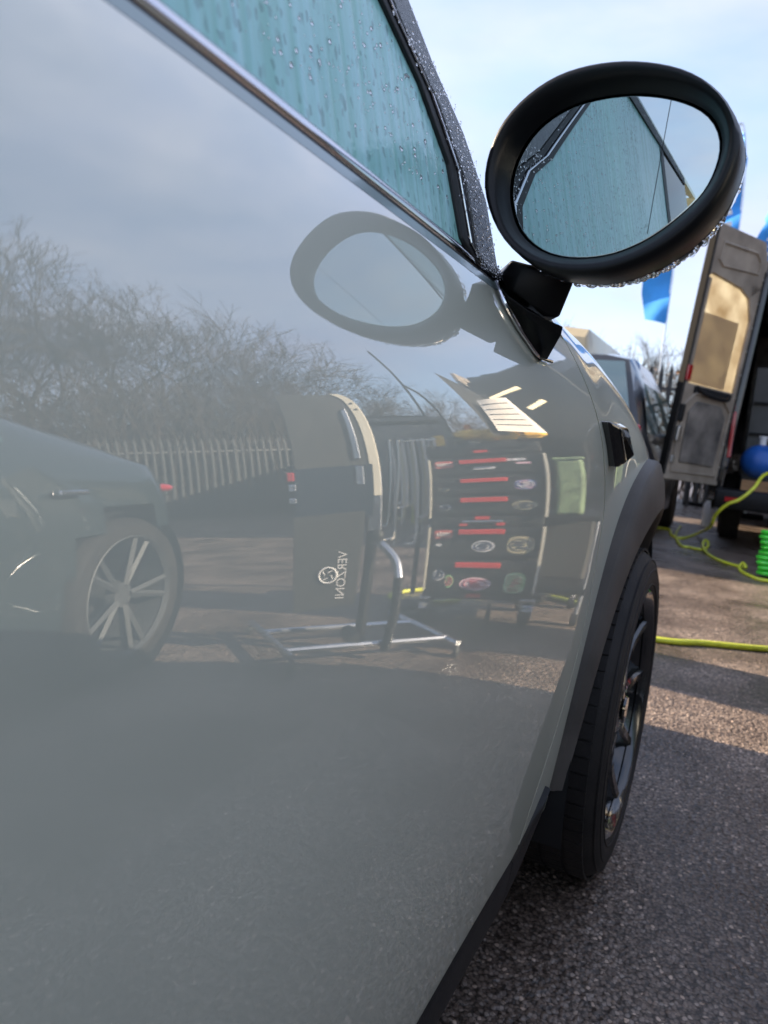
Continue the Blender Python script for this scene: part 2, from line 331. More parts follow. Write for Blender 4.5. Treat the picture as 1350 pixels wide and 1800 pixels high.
def bodyp(y, zp):                                     # outer skin point; zp = height parameter, .97 is the shoulder line
    x = float(np.interp(zp, gz, gx_) + np.interp(y, gy, qx)); s_ = zs(y)
    z = zp if zp < .65 else .65 + (zp - .65) * (s_ - .65) / .32
    return (x, y, z)
GZ = [.27, .33, .417, .50, .571, .714, .755, .82, .87, .93, .97]; GY = [.90, .925, .985, 1.03, 1.055, 1.085, 1.075, 1.045, 1.02, .99, .975]
ggz, ggy = spl(GZ, GY)
def gap(zp): return float(np.interp(zp, ggz, ggy))
CX = -.83                                              # centre plane of the car
FW, RW, WZ, WR = 1.455, -1.265, .31, .31
car = empty('small_car', (CX, 0, 0), label='sage grey small car with black wheel arches filling the left of the photo', cat='car')
def cb(mb, name, mt, smooth=False, par=None, **k):     # car part: verts given in world coordinates
    mb.V = [(v[0] - CX, v[1], v[2]) for v in mb.V]; return mb.build(name, mt, par or car, smooth, **k)
def flip(mb):
    o = MB(); o.V = [(2 * CX - v[0], v[1], v[2]) for v in mb.V]; o.F = [tuple(reversed(f)) for f in mb.F]; return o
def sheet(ny, zps, yf, cut=True, flange=None, extra=None):
    mb = MB(); rows = []
    for i in range(ny + 1):
        row = [bodyp(yf(i / ny, zp), zp) for zp in zps]
        if extra: row += extra(row[-1], i / ny)
        rows.append(row)
    def fl(row, dy):                                   # edge turned inwards behind the gap
        return [(x - .005 * 1, y + dy * .6, z) for x, y, z in row], [(x - .022, y + dy, z) for x, y, z in row]
    n_ = len(rows[0])
    if flange:
        a, b = flange
        if a: r1, r2 = fl(rows[0], a); rows = [r2, r1] + rows
        if b: r1, r2 = fl(rows[-1], b); rows = rows + [r1, r2]
    V = [v for r_ in rows for v in r_]; F = []
    for i in range(len(rows) - 1):
        for k in range(n_ - 1):
            q = (i * n_ + k, (i + 1) * n_ + k, (i + 1) * n_ + k + 1, i * n_ + k + 1)
            if cut:
                cy = sum(V[t][1] for t in q) / 4; cz = sum(V[t][2] for t in q) / 4; x_ = V[q[0]][0]
                if any(math.hypot(cy - wy, cz - WZ) < .405 for wy in (FW, RW)) and x_ > CX + .5: continue
            F.append(q)
    return mb.add(V, F)
zd = list(np.linspace(.27, .75, 50)) + list(np.linspace(.757, .943, 44))
DR = -.62
door = sheet(190, zd, lambda v, zp: DR + (gap(zp) - .0060 - DR) * v, False, (.0015, -.0015))
rear = sheet(120, zd, lambda v, zp: -2.2 + (DR - .005 + 2.2) * v, True, (0, -.0015))
def bonnet(p, v):
    x, y, z = p; W_ = x - CX; A = .085 if y > 1.0 else .03; o = []
    for k in range(1, 25):
        t = (k / 24) ** 1.6; d_ = t * W_; o.append((x - d_, y, z + A * (1 - math.exp(-d_ / .075)) + .03 * t * (2 - t)))
    return o
zw = list(np.linspace(.27, .75, 50)) + list(np.linspace(.757, .97, 50))
wing = sheet(130, zw, lambda v, zp: gap(zp) + (2.2 - gap(zp)) * v, True, (.0015, 0), bonnet)
for mb_, nm in ((door, 'door'), (rear, 'rear_quarter'), (wing, 'front_wing')):
    other = flip(mb_)
    p_ = cb(mb_, nm, 'paint', True, ang=50); cb(other, nm, 'paint', True, ang=50)
    if nm == 'door': doorpart = p_
# door jamb behind the gap, inner liner
jm = MB()
for zz in (.28,): pass
jr = [[(bodyp(gap(zp), zp)[0] - .020, gap(zp) + dy, bodyp(gap(zp), zp)[2]) for zp in zd[::4]] for dy in (-.03, .03)]
jm.loft(jr, False, False); cb(jm, 'door_jamb', 'dark')
# nose and tail
nose = MB(); 
for yy, s_ in ((2.2, 1), (-2.2, -1)):
    col = [bodyp(yy, zp) for zp in np.linspace(.27, .97, 30)]
    ring = []
    for k in range(17):
        t = math.cos(math.pi * k / 16); ring.append([(CX + (x - CX) * t, y + s_ * .12 * (1 - t * t), z) for x, y, z in col])
    nb = MB().loft(ring, False, False); cb(nb, 'bumper', 'paint', True)
    pts = MB().box((CX, yy + s_ * .10, .42), (1.1, .06, .18)); cb(pts, 'grille', 'gloss', bevel=.01)
floor_ = MB().box((CX, 0, .30), (1.5, 4.1, .1)); cb(floor_, 'underbody', 'dark')
# bonnet lip towards windscreen, scuttle panel
# --- sill trim
def zsh(y): return (zs(y) - .97) * .293 / .32
def sweep(prof, ys, fx, up=False):                               # prof: (dx, z) offsets ; fx(y) base x
    return [[(fx(y) + dx, y, z + (zsh(y) if up else 0)) for dx, z in prof] for y in ys]
def bx(y): return float(np.interp(y, gy, qx))
ys = list(np.linspace(-.86, .875, 60))
pr = [(-.040, .292), (-.0265, .284), (-.0225, .275), (-.0235, .255), (-.028, .225), (-.036, .196), (-.048, .186), (-.09, .184), (-.09, .292)]
sl = MB().loft(sweep(pr, ys, bx)); sl2 = flip(sl); cb(sl, 'sill_trim', 'blackplastic', True, ang=30); cb(sl2, 'sill_trim', 'blackplastic', True)
# --- wheel arch trim (swept arc)
def arch(wy):
    rings = []; fl_ = []
    for k in range(61):
        a = R(-1 + 182 * k / 60); ca, sa = math.cos(a), math.sin(a); ring = []; hh = .07 * max(0, sa) ** 2
        for rr, dx in ((.412 + hh, -.004), (.410 + hh, .006), (.404 + hh, .011), (.402 + hh * .6, .015), (.398 + hh * .1, .018), (.393, .017), (.390, .012), (.390, -.05)):
            yy, z_ = wy + ca * rr, WZ + sa * rr
            zp = min(z_ if z_ < .65 else .65 + (z_ - .65) * .32 / (zs(yy) - .65), .97)
            xb = float(np.interp(max(zp, .3), gz, gx_) + np.interp(wy + ca * .41, gy, qx)) if rr > .398 + hh * .7 else float(np.interp(min(max(zp, .3), .78), gz, gx_) + np.interp(wy + ca * .36, gy, qx)) 
            ring.append((xb + dx + (.009 * max(0, sa) if dx > 0 else 0), yy, z_))
        rings.append(ring)
    return MB().loft(rings, True)
for wy in (FW, RW):
    a_ = arch(wy); b_ = flip(a_); cb(a_, 'wheel_arch_trim', 'cladding', True, ang=40); cb(b_, 'wheel_arch_trim', 'cladding', True, ang=40)
    for sgn in (1, -1):                                # dark wheel well
        xo = bodyp(wy, .6)[0] - .012
        wl = MB().loft([[(xo + dx, wy + rr * math.cos(R(a)), WZ + rr * math.sin(R(a))) for a in range(-15, 196, 6)] for rr, dx in ((.40, 0), (.40, -.28), (.02, -.281))], False, False)
        wl = wl if sgn == 1 else flip(wl); cb(wl, 'wheel_well', 'dark', True)
# tip of the sill trim that flares out before the front wheel
tip = MB().loft([[(bx(y) + dx + off, y, zb + (z - .24) * k_) for dx, z in pr] for y, zb, k_, off in ((.877, .24, 1, 0), (.91, .245, .95, .002), (.94, .258, .85, .004), (.965, .280, .62, .008), (.985, .302, .38, .011), (1.0, .322, .14, .012))])
cb(tip, 'mud_flap', 'blackplastic', True, ang=45)
# --- wheels
def wheel(x0, wy, side):
    wh = empty('wheel', (x0 - CX, wy, WZ)); wh.parent = car; s_ = side
    prof = [(.232, .0), (.240, .006), (.262, .010), (.285, .006), (.298, -.004), (.306, -.016), (.3095, -.034), (.31, -.09), (.3095, -.15), (.304, -.175), (.285, -.195), (.24, -.20), (.228, -.19)]
    MB().lathe([(r_, h * s_) for r_, h in prof], 96, (0, 0, 0), 'x').build('tyre', 'tyre', wh, True, ang=60)
    for rr in (.247, .274, .292): MB().tube([((.0075 if rr < .28 else .0015) * s_, rr * math.cos(2 * math.pi * k / 72), rr * math.sin(2 * math.pi * k / 72)) for k in range(72)], .0022, 5, closed=True).build('sidewall_rib', 'tyre', wh, True)
    tb = MB()                                          # tread blocks
    for k in range(72):
        a = 2 * math.pi * k / 72
        for xa, wd in ((-.028, .030), (-.066, .032), (-.104, .032), (-.145, .036)):
            aa = a + (.02 if xa < -.08 else 0)
            tb.box((xa * s_, .3105 * math.cos(aa), .3105 * math.sin(aa)), (wd, .0238, .0045), rx=aa - math.pi / 2)
    tb.build('tread', 'tyre', wh)['kind'] = 'stuff'
    rim = empty('rim', (0, 0, 0)); rim.parent = wh
    MB().lathe([(r_, h * s_) for r_, h in [(.222, -.18), (.219, -.1), (.222, -.02), (.236, -.004), (.238, .003), (.232, .006), (.226, .001), (.222, -.012)]], 72, (0, 0, 0), 'x').build('rim_barrel', 'rim', rim, True, ang=50)
    MB().lathe([(.02, -.012 * s_), (.036, -.012 * s_), (.062, -.022 * s_), (.07, -.05 * s_), (.02, -.06 * s_)], 32, (0, 0, 0), 'x', cap=True).build('hub', 'rim', rim, True)
    MB().lathe([(.021, -.011 * s_), (.027, -.008 * s_), (.024, -.004 * s_), (.002, -.003 * s_)], 24, (0, 0, 0), 'x', cap=True).build('centre_cap', 'gloss', rim, True)
    sp = None
    for k in range(5):
        a = 2 * math.pi * k / 5 + .35
        for da in (-.2, .2):
            if sp is None or True:
                c, s2 = math.cos(a), math.sin(a)
                def P(r_, off, dx): return (dx * s_, r_ * math.cos(a) - off * math.sin(a), r_ * math.sin(a) + off * math.cos(a))
                w1 = da * .1; w2 = da * .34
                rings = []
                for t in np.linspace(0, 1, 6):
                    r_ = .045 + t * .182; o_ = w1 + (w2 - w1) * t ** .8; hw = .014 - .002 * t; dx = -.014 + .012 * t - .012 * math.sin(math.pi * t)
                    rings.append([P(r_, o_ - hw, dx - .006), P(r_, o_ - hw * .6, dx), P(r_, o_ + hw * .6, dx), P(r_, o_ + hw, dx - .006), P(r_, o_ + hw * .8, dx - .035), P(r_, o_ - hw * .8, dx - .035)])
                MB().loft(rings).build('spoke', 'rim', rim, True, ang=30)
    MB().lathe([(.08, -.07 * s_), (.15, -.07 * s_), (.15, -.09 * s_), (.08, -.09 * s_)], 40, (0, 0, 0), 'x', cap=True).build('brake_disc', 'disc', wh, True)
    for k in range(5):
        a = 2 * math.pi * k / 5
        MB().lathe([(.008, -.028 * s_), (.008, -.016 * s_), (.001, -.014 * s_)], 8, (0, .045 * math.cos(a), .045 * math.sin(a)), 'x', cap=True).build('wheel_nut', 'steel', rim)
    return wh
for wy in (FW, RW):
    wheel(.016, wy, 1); wheel(2 * CX - .016, wy, -1)
# --- waist line trim: rubber line, pale band, rubber, bright strip
ysw = list(np.linspace(-1.5, .735, 150))
def fy(y): return bx(y)
def sw(prof, name, mt, ys_=ysw):
    m_ = MB().loft(sweep(prof, ys_, fy, True), True); m2_ = flip(m_); cb(m_, name, mt, True, ang=50); cb(m2_, name, mt, True, ang=50)
zt = .943; xt = float(np.interp(.943, gz, gx_))
sw([(xt - .004, zt - .012), (xt - .0005, zt - .001), (xt - .002, zt + .0016), (xt - .02, zt + .001)], 'window_seal', 'rubber')
sw([(xt - .004, zt + .0005), (xt - .0022, zt + .0018), (xt - .0052, zt + .0092), (xt - .0065, zt + .0094), (xt - .02, zt + .001)], 'waist_flange', 'flange')
sw([(xt - .0056, zt + .0084), (xt - .0070, zt + .0122), (xt - .022, zt + .0115), (xt - .022, zt + .004)], 'window_seal', 'rubber')
sw([(xt - .0078, zt + .0120), (xt - .0064, zt + .0140), (xt - .0068, zt + .0172), (xt - .0090, zt + .0205), (xt - .0125, zt + .0236), (xt - .0165, zt + .0250), (xt - .019, zt + .0250), (xt - .020, zt + .012)], 'waist_trim', 'chrome')
sw([(xt - .018, zt + .018), (xt - .0185, zt + .0262), (xt - .0215, zt + .0262), (xt - .0215, zt + .018)], 'window_seal', 'rubber')
# --- side glass plane
GX0, GZ0, GT = xt - .0205, .965, .24
def gl(x, y, off=0.):                                  # view ray on the side glass plane
    r_ = ray(x, y); n_ = np.array([1, 0, GT]); p0 = np.array([GX0 + off, 0, GZ0]); return CAM + r_ * ((p0 - CAM).dot(n_) / r_.dot(n_))
def gx3(y, z, off=0.): return (GX0 + off - GT * (z - GZ0), y, z)
ZT = 1.44
ap = [gl(665, 0), gl(735, 150), gl(785, 290), gl(808, 420)]
sl_ = (ap[0][1] - ap[2][1]) / (ap[0][2] - ap[2][2]); ap_y = lambda z: ap[2][1] + sl_ * (z - ap[2][2])
print('APILLAR', [tuple(round(float(c), 3) for c in p) for p in ap], 'slope', sl_)
apx = [(ap_y(ZT), ZT)] + [(ap[i][1], ap[i][2]) for i in range(4)] + [(ap[3][1] + .012, .955)]
outl = [(-.60, .955), (-.60, ZT)] + apx
gb = MB().prism([gx3(y, z) for y, z in outl], (-1, 0, 0), .004); g2_ = flip(gb)
cb(gb, 'window_glass', 'glass'); cb(g2_, 'window_glass', 'glass2')
gb = MB().prism([gx3(y, z) for y, z in ((-1.45, 1.0), (-1.3, ZT), (-.62, ZT), (-.62, .96))], (-1, 0, 0), .004); g2_ = flip(gb)
cb(gb, 'rear_window_glass', 'glass2'); cb(g2_, 'rear_window_glass', 'glass2')
bp_ = MB().prism([gx3(y, z, .002) for y, z in ((-.62, .96), (-.62, ZT), (-.55, ZT), (-.55, .96))], (-1, 0, 0), .03); b2_ = flip(bp_); cb(bp_, 'door_pillar', 'rubber'); cb(b2_, 'door_pillar', 'rubber')
ts_ = MB().prism([gx3(y, z, .005) for y, z in ((-1.3, ZT - .035), (-1.3, ZT + .01), (apx[0][0] + .01, ZT + .01), (apx[0][0] + .02, ZT - .035))], (-1, 0, 0), .012); t2_ = flip(ts_); cb(ts_, 'roof_seal', 'rubber'); cb(t2_, 'roof_seal', 'rubber')
# A pillar: strips following the glass front edge
fr = apx[:-1] + [(ap[3][1] + .03, .955)]
def strip(name, mt, o1, o2, x1, thick):                # strip between glass edge +o1 and +o2 (along y)
    m_ = MB(); rings = []
    for i, (y, z) in enumerate(fr):
        y1, y2 = y + o1, y + o2
        rings.append([gx3(y1, z, x1), gx3(y2, z, x1), gx3(y2, z, x1 - thick), gx3(y1, z, x1 - thick)])
    m_.loft(rings); m2_ = flip(m_); cb(m_, name, mt, False, bevel=.0015); cb(m2_, name, mt)
strip('pillar_seal', 'rubber', -.003, .014, .004, .02)
strip('pillar_trim', 'chrome', .015, .019, .006, .02)
strip('pillar_seal', 'rubber', .020, .036, .003, .03)
strip('pillar_skin', 'pillar' if 'pillar' in M else 'paint', .038, .095, .003, .05)
# roof, windscreen
roofs = []
yfr = float(ap_y(ZT)) + .05
for k in range(25):
    y = yfr - (yfr + 1.95) * k / 24; hz = .07 * (1 - ((k / 24 - .4) / .75) ** 2 * .6); ring = []
    for j in range(21):
        t = -1 + 2 * j / 20; W_ = -(GX0 - GT * (ZT - GZ0) + .0) + CX; xw = (gx3(0, ZT)[0] - CX)
        ring.append((CX + xw * t, y, ZT + .012 + hz * (1 - abs(t) ** 2.6)))
    roofs.append(ring)
rf = MB().loft(roofs, False, False); cb(rf, 'roof', 'gloss', True)
rl = MB().loft([[(gx3(0, ZT)[0] + dx, y, ZT + dz) for dx, dz in ((-.03, -.006), (.002, -.008), (.006, .004), (.0, .016), (-.03, .02))] for y in np.linspace(yfr, -1.9, 30)]); r2 = flip(rl)
cb(rl, 'roof_rail', 'gloss', True); cb(r2, 'roof_rail', 'gloss', True)
yb = fr[-1][0] + .06
ws = MB().loft([[(CX + (gx3(0, z)[0] - .01 - CX) * t, y + .16 * (1 - t * t), z + .02 * (1 - t * t)) for t in np.linspace(-1, 1, 17)] for y, z in ((yb, .985), ((yb + yfr) / 2, (.985 + ZT) / 2 + .01), (yfr, ZT + .01))], False, False)
cb(ws, 'windscreen', 'glass2', True)
cb(MB().box((CX, 1.05, .99), (1.3, .22, .02)), 'scuttle_panel', 'blackplastic')
hb = MB().loft([[(CX + (gx3(0, z)[0] - CX) * t, y - .12 * (1 - t * t), z) for t in np.linspace(-1, 1, 13)] for y, z in ((-1.95, ZT + .01), (-2.12, 1.0), (-2.2, .97))], False, False)
cb(hb, 'tailgate', 'paint', True)
# seats and dashboard seen through glass
for sx in (-.42, -1.24):
    cb(MB().box((sx, .05, .62), (.5, .5, .2)).box((sx, -.28, .92), (.48, .14, .65), rx=R(-12)).box((sx, -.38, 1.32), (.26, .1, .17), rx=R(-12)), 'seat', 'interior', bevel=.04, smooth=True)
cb(MB().box((CX, .85, .84), (1.4, .35, .22)), 'dashboard', 'interior', bevel=.04)
# --- side scuttle (indicator) on the wing
sc_p = []
def wingp(y, zp, off): p = bodyp(y, zp); return (p[0] + off, y, p[2])
rings = []
for t, off in ((0, -.004), (0, .012), (.0, .02), (1, .026), (1, .018), (1, -.004)): pass
A = [(1.055, .845), (1.145, .852), (1.185, .80), (1.095, .782)]
low = [wingp(y, z, -.01) for y, z in A]; mid = [wingp(y, z, .012) for y, z in A]
cy_, cz_ = sum(a[0] for a in A) / 4, sum(a[1] for a in A) / 4
top = [wingp(cy_ + (y - cy_) * .8, cz_ + (z - cz_) * .75, .024) for y, z in A]
scu = MB().loft([low, mid, top]); sco = cb(scu, 'side_scuttle', 'gloss', bevel=.003)
ind = MB().loft([[wingp(cy_ + (y - cy_) * .5 - .018, .833 + (z - cz_) * .14, o_) for y, z in A] for o_ in (.018, .0265)])
for v in range(len(ind.V)): ind.V[v] = (ind.V[v][0] - CX, ind.V[v][1], ind.V[v][2])
ind.build('indicator_lens', 'lamp_white', sco)
# headlamp far side front
for sgn in (1, -1):
    p = bodyp(2.02, .80); c = (p[0] - .06 if sgn == 1 else 2 * CX - p[0] + .06, 2.06, .70)
    cb(MB().ball(c, .09, .9, .5, 1, 20, 10), 'headlight', 'lamp_white', True)
# --- door mirror
MC = CAM + ray(1080, 305) * .71
mn = nv([-.050, -.99, -.055])                             # the way the glass faces
mu = nv(np.cross([0, 0, 1], mn)); mu = -mu if mu[0] < 0 else mu; mvv = nv(np.cross(mn, mu)); mvv = -mvv if mvv[2] < 0 else mvv
def onm(x, y, d_=0.):
    r_ = ray(x, y); p0 = MC + mn * d_; return CAM + r_ * ((p0 - CAM).dot(mn) / r_.dot(mn))
def closed(P, n_=64):                                   # smooth closed outline resampled
    P = [np.array(p, float) for p in P]; k = len(P); o = []
    for i in range(k):
        a, b, c, d = P[i - 1], P[i], P[(i + 1) % k], P[(i + 2) % k]
        for j in range(8):
            t = j / 8; o.append(.5 * ((2 * b) + (-a + c) * t + (2 * a - 5 * b + 4 * c - d) * t * t + (-a + 3 * b - 3 * c + d) * t ** 3))
    o = np.array(o); s_ = np.concatenate([[0], np.cumsum(np.linalg.norm(np.diff(np.vstack([o, o[:1]]), axis=0), axis=1))])
    o2 = np.vstack([o, o[:1]]); t = np.linspace(0, s_[-1], n_, endpoint=False)
    return np.stack([np.interp(t, s_, o2[:, i]) for i in range(o.shape[1])], 1)
OUT = closed([(853, 330), (872, 240), (925, 172), (1000, 126), (1100, 108), (1200, 122), (1268, 165), (1304, 230), (1300, 295), (1262, 370), (1200, 432), (1120, 475), (1040, 492), (955, 478), (885, 420)])
INN = closed([(893, 345), (905, 280), (945, 222), (1010, 183), (1100, 166), (1185, 174), (1243, 203), (1263, 255), (1240, 325), (1190, 380), (1120, 428), (1045, 452), (965, 448), (912, 410)])
o3 = np.array([onm(*p) for p in OUT]); i3 = np.array([onm(*p) for p in INN])
k0 = np.argmin(np.linalg.norm(i3 - o3[0], axis=1)); i3 = np.roll(i3, -k0, axis=0)
cen = i3.mean(0); oc = o3.mean(0); i3 = cen + (i3 - cen) * 1.045 + np.array([0, 0, .0025]); cen = i3.mean(0)
mirror = empty('door_mirror', (MC[0] - CX, MC[1], MC[2])); mirror.parent = car
def mbld(mb, name, mt, smooth=True, **k):
    mb.V = [(v[0] - MC[0], v[1] - MC[1], v[2] - MC[2]) for v in mb.V]; return mb.build(name, mt, mirror, smooth, **k)
def ringat(base, c, s_, d_): return [tuple(c + (p - c) * s_ + mn * d_) for p in base]
mix_ = lambda t: o3 * (1 - t) + i3 * t
rings = [ringat(i3, cen, .975, -.009), ringat(i3, cen, .995, -.0065), ringat(i3, cen, 1.012, -.002), ringat(mix_(.72), cen, 1, .006), ringat(mix_(.5), cen, 1, .0125), ringat(mix_(.28), cen, 1, .0125), ringat(mix_(.1), oc, 1, .006), ringat(o3, oc, .998, -.005), ringat(o3, oc, 1.0, -.018), ringat(o3, oc, .995, -.03)]
bez_r = mbld(MB().loft(rings, False), 'mirror_surround', 'mirrorplastic', ang=70)
rings = [ringat(o3, oc, .998, -.0305), ringat(o3, oc, .985, -.045), ringat(o3, oc, .94, -.065), ringat(o3, oc, .85, -.085), ringat(o3, oc, .70, -.10), ringat(o3, oc, .48, -.11), ringat(o3, oc, .2, -.115), ringat(o3, oc, .02, -.1155)]
mbld(MB().loft(rings, True), 'mirror_cap', 'gloss', ang=70)
# convex glass, with the thin line of its wide-angle zone
rg = []
RC = 1.5
for s_ in np.linspace(1, .02, 24):
    rr = []
    for p in i3:
        q = cen + (p - cen) * s_ * .985; d2 = np.dot(q - cen, q - cen); rr.append(tuple(q + mn * (-.0085 - d2 / (2 * RC))))
    rg.append(rr)
glass_o = mbld(MB().loft(rg, True), 'mirror_glass', 'mirror', ang=180)
def glz(x, y, e=.0006):
    q = onm(x, y, -.018); d2 = np.dot(q - cen, q - cen); return q + mn * (.018 - .0085 - d2 / (2 * RC) + e)
ln = [glz(1183 - 42 * t, 180 + 235 * t) for t in np.linspace(0, 1, 30)]
mbld(MB().tube(ln, .00022, 4), 'mirror_line', 'dark')
# mirror foot: two-tier stalk from the door shoulder
def onbody(x, y):
    r_ = ray(x, y); s_ = .05
    while s_ < 3:
        p = CAM + r_ * s_
        if p[0] < -.2 or p[0] < np.interp(p[2], gz, gx_) + bx(p[1]): break
        s_ += .0005
    return p
fA = onbody(878, 503); fB = onbody(946, 628)
print('foot', fA.round(3), fB.round(3))
def rr_(c, ax, ay, hx, hy, n_=20, pw=3.2):              # rounded-rectangle ring
    o = []
    for k in range(n_):
        a = 2 * math.pi * k / n_; ca, sa = math.cos(a), math.sin(a)
        u_ = math.copysign(abs(ca) ** (2 / pw), ca) * hx; v_ = math.copysign(abs(sa) ** (2 / pw), sa) * hy; o.append(tuple(np.array(c) + np.array(ax) * u_ + np.array(ay) * v_))
    return o
ml = (fA + fB) / 2; along = nv(fB - fA); hl = np.linalg.norm(fB - fA) / 2
def fc(x, y, dep):                                      # view point at a distance
    return CAM + ray(x, y) * dep
dA, dB = np.linalg.norm(fA - CAM), np.linalg.norm(fB - CAM)
def quadring(px_, deps, n_=6, th=.05):                  # ring: front edge points by view, back edge pushed inboard
    f = [fc(x, y, d_) for (x, y), d_ in zip(px_, deps)]; b_ = [p + np.array([-th * .55, th * .9, 0]) for p in f[::-1]]
    return [tuple(p) for p in f + b_]
Rg = [quadring([(874, 505), (890, 545), (915, 590), (938, 622), (962, 632)], [dA, dA * .66 + dB * .34, dA * .4 + dB * .6, dB, dB * .98]),
      quadring([(869, 502), (892, 528), (930, 560), (958, 578), (987, 588)], [dA, dA * .985, dA * .99, dA * 1.0, dA * 1.01]),
      quadring([(870, 497), (894, 520), (930, 547), (960, 562), (990, 574)], [dA, dA * .985, dA * .985, dA * .99, dA])]
lo = mbld(MB().loft(Rg), 'mirror_foot', 'mirrorplastic', ang=50, bevel=.003, seg=3)
Rg = [quadring([(880, 492), (900, 514), (932, 538), (958, 551), (984, 558)], [dA * 1.01, dA * .99, dA * .99, dA * .995, dA * 1.0], th=.045),
      quadring([(884, 478), (908, 492), (940, 505), (975, 510), (1008, 500)], [dA * 1.0, dA * .99, dA * .985, dA * .985, dA * .99], th=.045),
      quadring([(900, 455), (925, 465), (955, 475), (980, 478), (1010, 475)], [dA * 1.0, dA * .99, dA * .985, dA * .985, dA * .99], th=.045)]
up_ = mbld(MB().loft(Rg), 'mirror_arm', 'mirrorplastic', ang=50, bevel=.003, seg=3)
gk = [onbody(x, y) + np.array([.002, 0, .001]) for x, y in ((868, 497), (882, 530), (905, 572), (925, 602), (944, 627), (966, 637))]
gko = MB().tube([tuple(p) for p in bez(gk, 6)], .0022, 8); mbld(gko, 'foot_seal', 'chrome')

# ------------------------------------------------------------------ water drops
def drops(name, pts, par=None, off=(0, 0, 0)):
    mb = MB()
    for p, r_, nrm_, st in pts:
        q = Vector(nrm_).to_track_quat('Z', 'Y'); n_ = 7
        rings = []
        for rr, h in ((1, 0), (.86, .38), (.5, .62), (.02, .72)):
            rings.append([tuple(Vector(p) + q @ Vector((r_ * rr * math.cos(2 * math.pi * k / n_), r_ * rr * math.sin(2 * math.pi * k / n_) * st, r_ * h)) - Vector(off)) for k in range(n_)])
        mb.loft(rings, True)
    o = mb.build(name, 'water', par, True, ang=180); o['kind'] = 'stuff'; return o
pts = []
for i in range(2600):                                   # on the side glass
    z = .99 + rnd.random() * .42; y = rnd.uniform(-.15, ap_y(z) - .005)
    pts.append((gx3(y, z, .0002), rnd.choice((.0005, .0006, .0008, .0008, .0013)) * rnd.uniform(.7, 1.2), (1, 0, .24), rnd.uniform(1, 1.5)))
drops('water_droplets', pts, car, (CX, 0, 0))
pts = []
for i in range(520):                                    # hanging under the mirror cap
    k = rnd.randrange(64); t = rnd.random(); p = o3[k] * (1 - t) + o3[(k + 1) % 64] * t; q = oc + (p - oc) * rnd.uniform(.93, 1.0)
    lowness = (oc[2] - p[2]) / .09; side = (p[0] - oc[0]) / .1
    if rnd.random() > .12 + .9 * max(0, lowness): continue
    d_ = rnd.uniform(-.03, -.075); dd = nv((p - oc)); f_ = {0: 1}[0]
    s_ = float(np.interp(-d_, [.03, .045, .065, .085], [.998, .985, .94, .85])); q = oc + (p - oc) * s_ + mn * d_
    pts.append((tuple(q), rnd.choice((.0012, .0018, .0026, .0034)) * (1 if lowness > .1 else .6), tuple(dd), rnd.uniform(.9, 1.4)))
drops('water_droplets', pts, mirror, tuple(MC))
pts = []
for i in range(500):
    pts.append((gx3(rnd.uniform(-1.2, .5), ZT - .03 + rnd.random() * .035, .0055), rnd.uniform(.0008, .002), (1, 0, .24), 1.2))
for i in range(800):                                   # on the front pillar skin
    j = rnd.randrange(len(fr) - 1); t = rnd.random(); y = fr[j][0] * (1 - t) + fr[j + 1][0] * t; z = fr[j][1] * (1 - t) + fr[j + 1][1] * t
    pts.append((gx3(y + rnd.uniform(.0, .093), z, .0065 if rnd.random() < .3 else .0032), rnd.choice((.0005, .0006, .0008, .0012)), (1, 0, .24), 1.2))
drops('water_droplets', pts, car, (CX, 0, 0))

# ------------------------------------------------------------------ behind the camera side: seen in the door
# tool chest
def rect(cx, cz, w_, h_, y, t=.004): return MB().box((cx, y, cz), (w_, t, h_))
def roundpatch(cx, cz, w_, h_, y, n_=20, t=.004, pw=2.):
    P = []
    for k in range(n_):
        a = 2 * math.pi * k / n_; ca, sa = math.cos(a), math.sin(a)
        P.append((cx + math.copysign(abs(ca) ** (2 / pw), ca) * w_ / 2, y, cz + math.copysign(abs(sa) ** (2 / pw), sa) * h_ / 2))
    return MB().prism(P, (0, -1, 0), t)
TH = R(-16)
tb = empty('tool_chest', (.73, 3.035, 0), TH, 'black stack of red handled tool drawers with stickers, reflected in the door', 'tool chest'); tb.scale = (.83, .9, 1)
M['st_red'] = mat('red_sticker', (.6, .06, .05), .45, col2=(.75, .3, .28), vscale=60)
M['st_white'] = mat('white_sticker', (.78, .78, .8), .5, col2=(.35, .38, .42), vscale=45)
M['st_blue'] = mat('blue_sticker', (.08, .25, .5), .5, col2=(.5, .2, .3), vscale=30)
M['st_pink'] = mat('pink_sticker', (.7, .35, .45), .5, col2=(.85, .7, .75), vscale=50)
M['st_green'] = mat('green_sticker', (.15, .5, .15), .5, col2=(.6, .75, .5), vscale=40)
M['st_tan'] = mat('tan_sticker', (.5, .45, .28), .5, col2=(.3, .28, .2), vscale=35)
D_ = .40
def chestbox(z0, z1, w_=.555, dep=D_):
    b = MB().box((0, dep / 2, (z0 + z1) / 2), (w_, dep, z1 - z0 - .006)).build('drawer_box', 'toolplastic', tb, False, bevel=.008)
    return b
def handle(z, w_=.25, cx=0.):
    MB().box((cx, -.018, z), (w_, .02, .025)).box((cx - w_ / 2 + .012, -.008, z), (.02, .03, .018)).box((cx + w_ / 2 - .012, -.008, z), (.02, .03, .018)).build('drawer_handle', 'red', tb, bevel=.003)
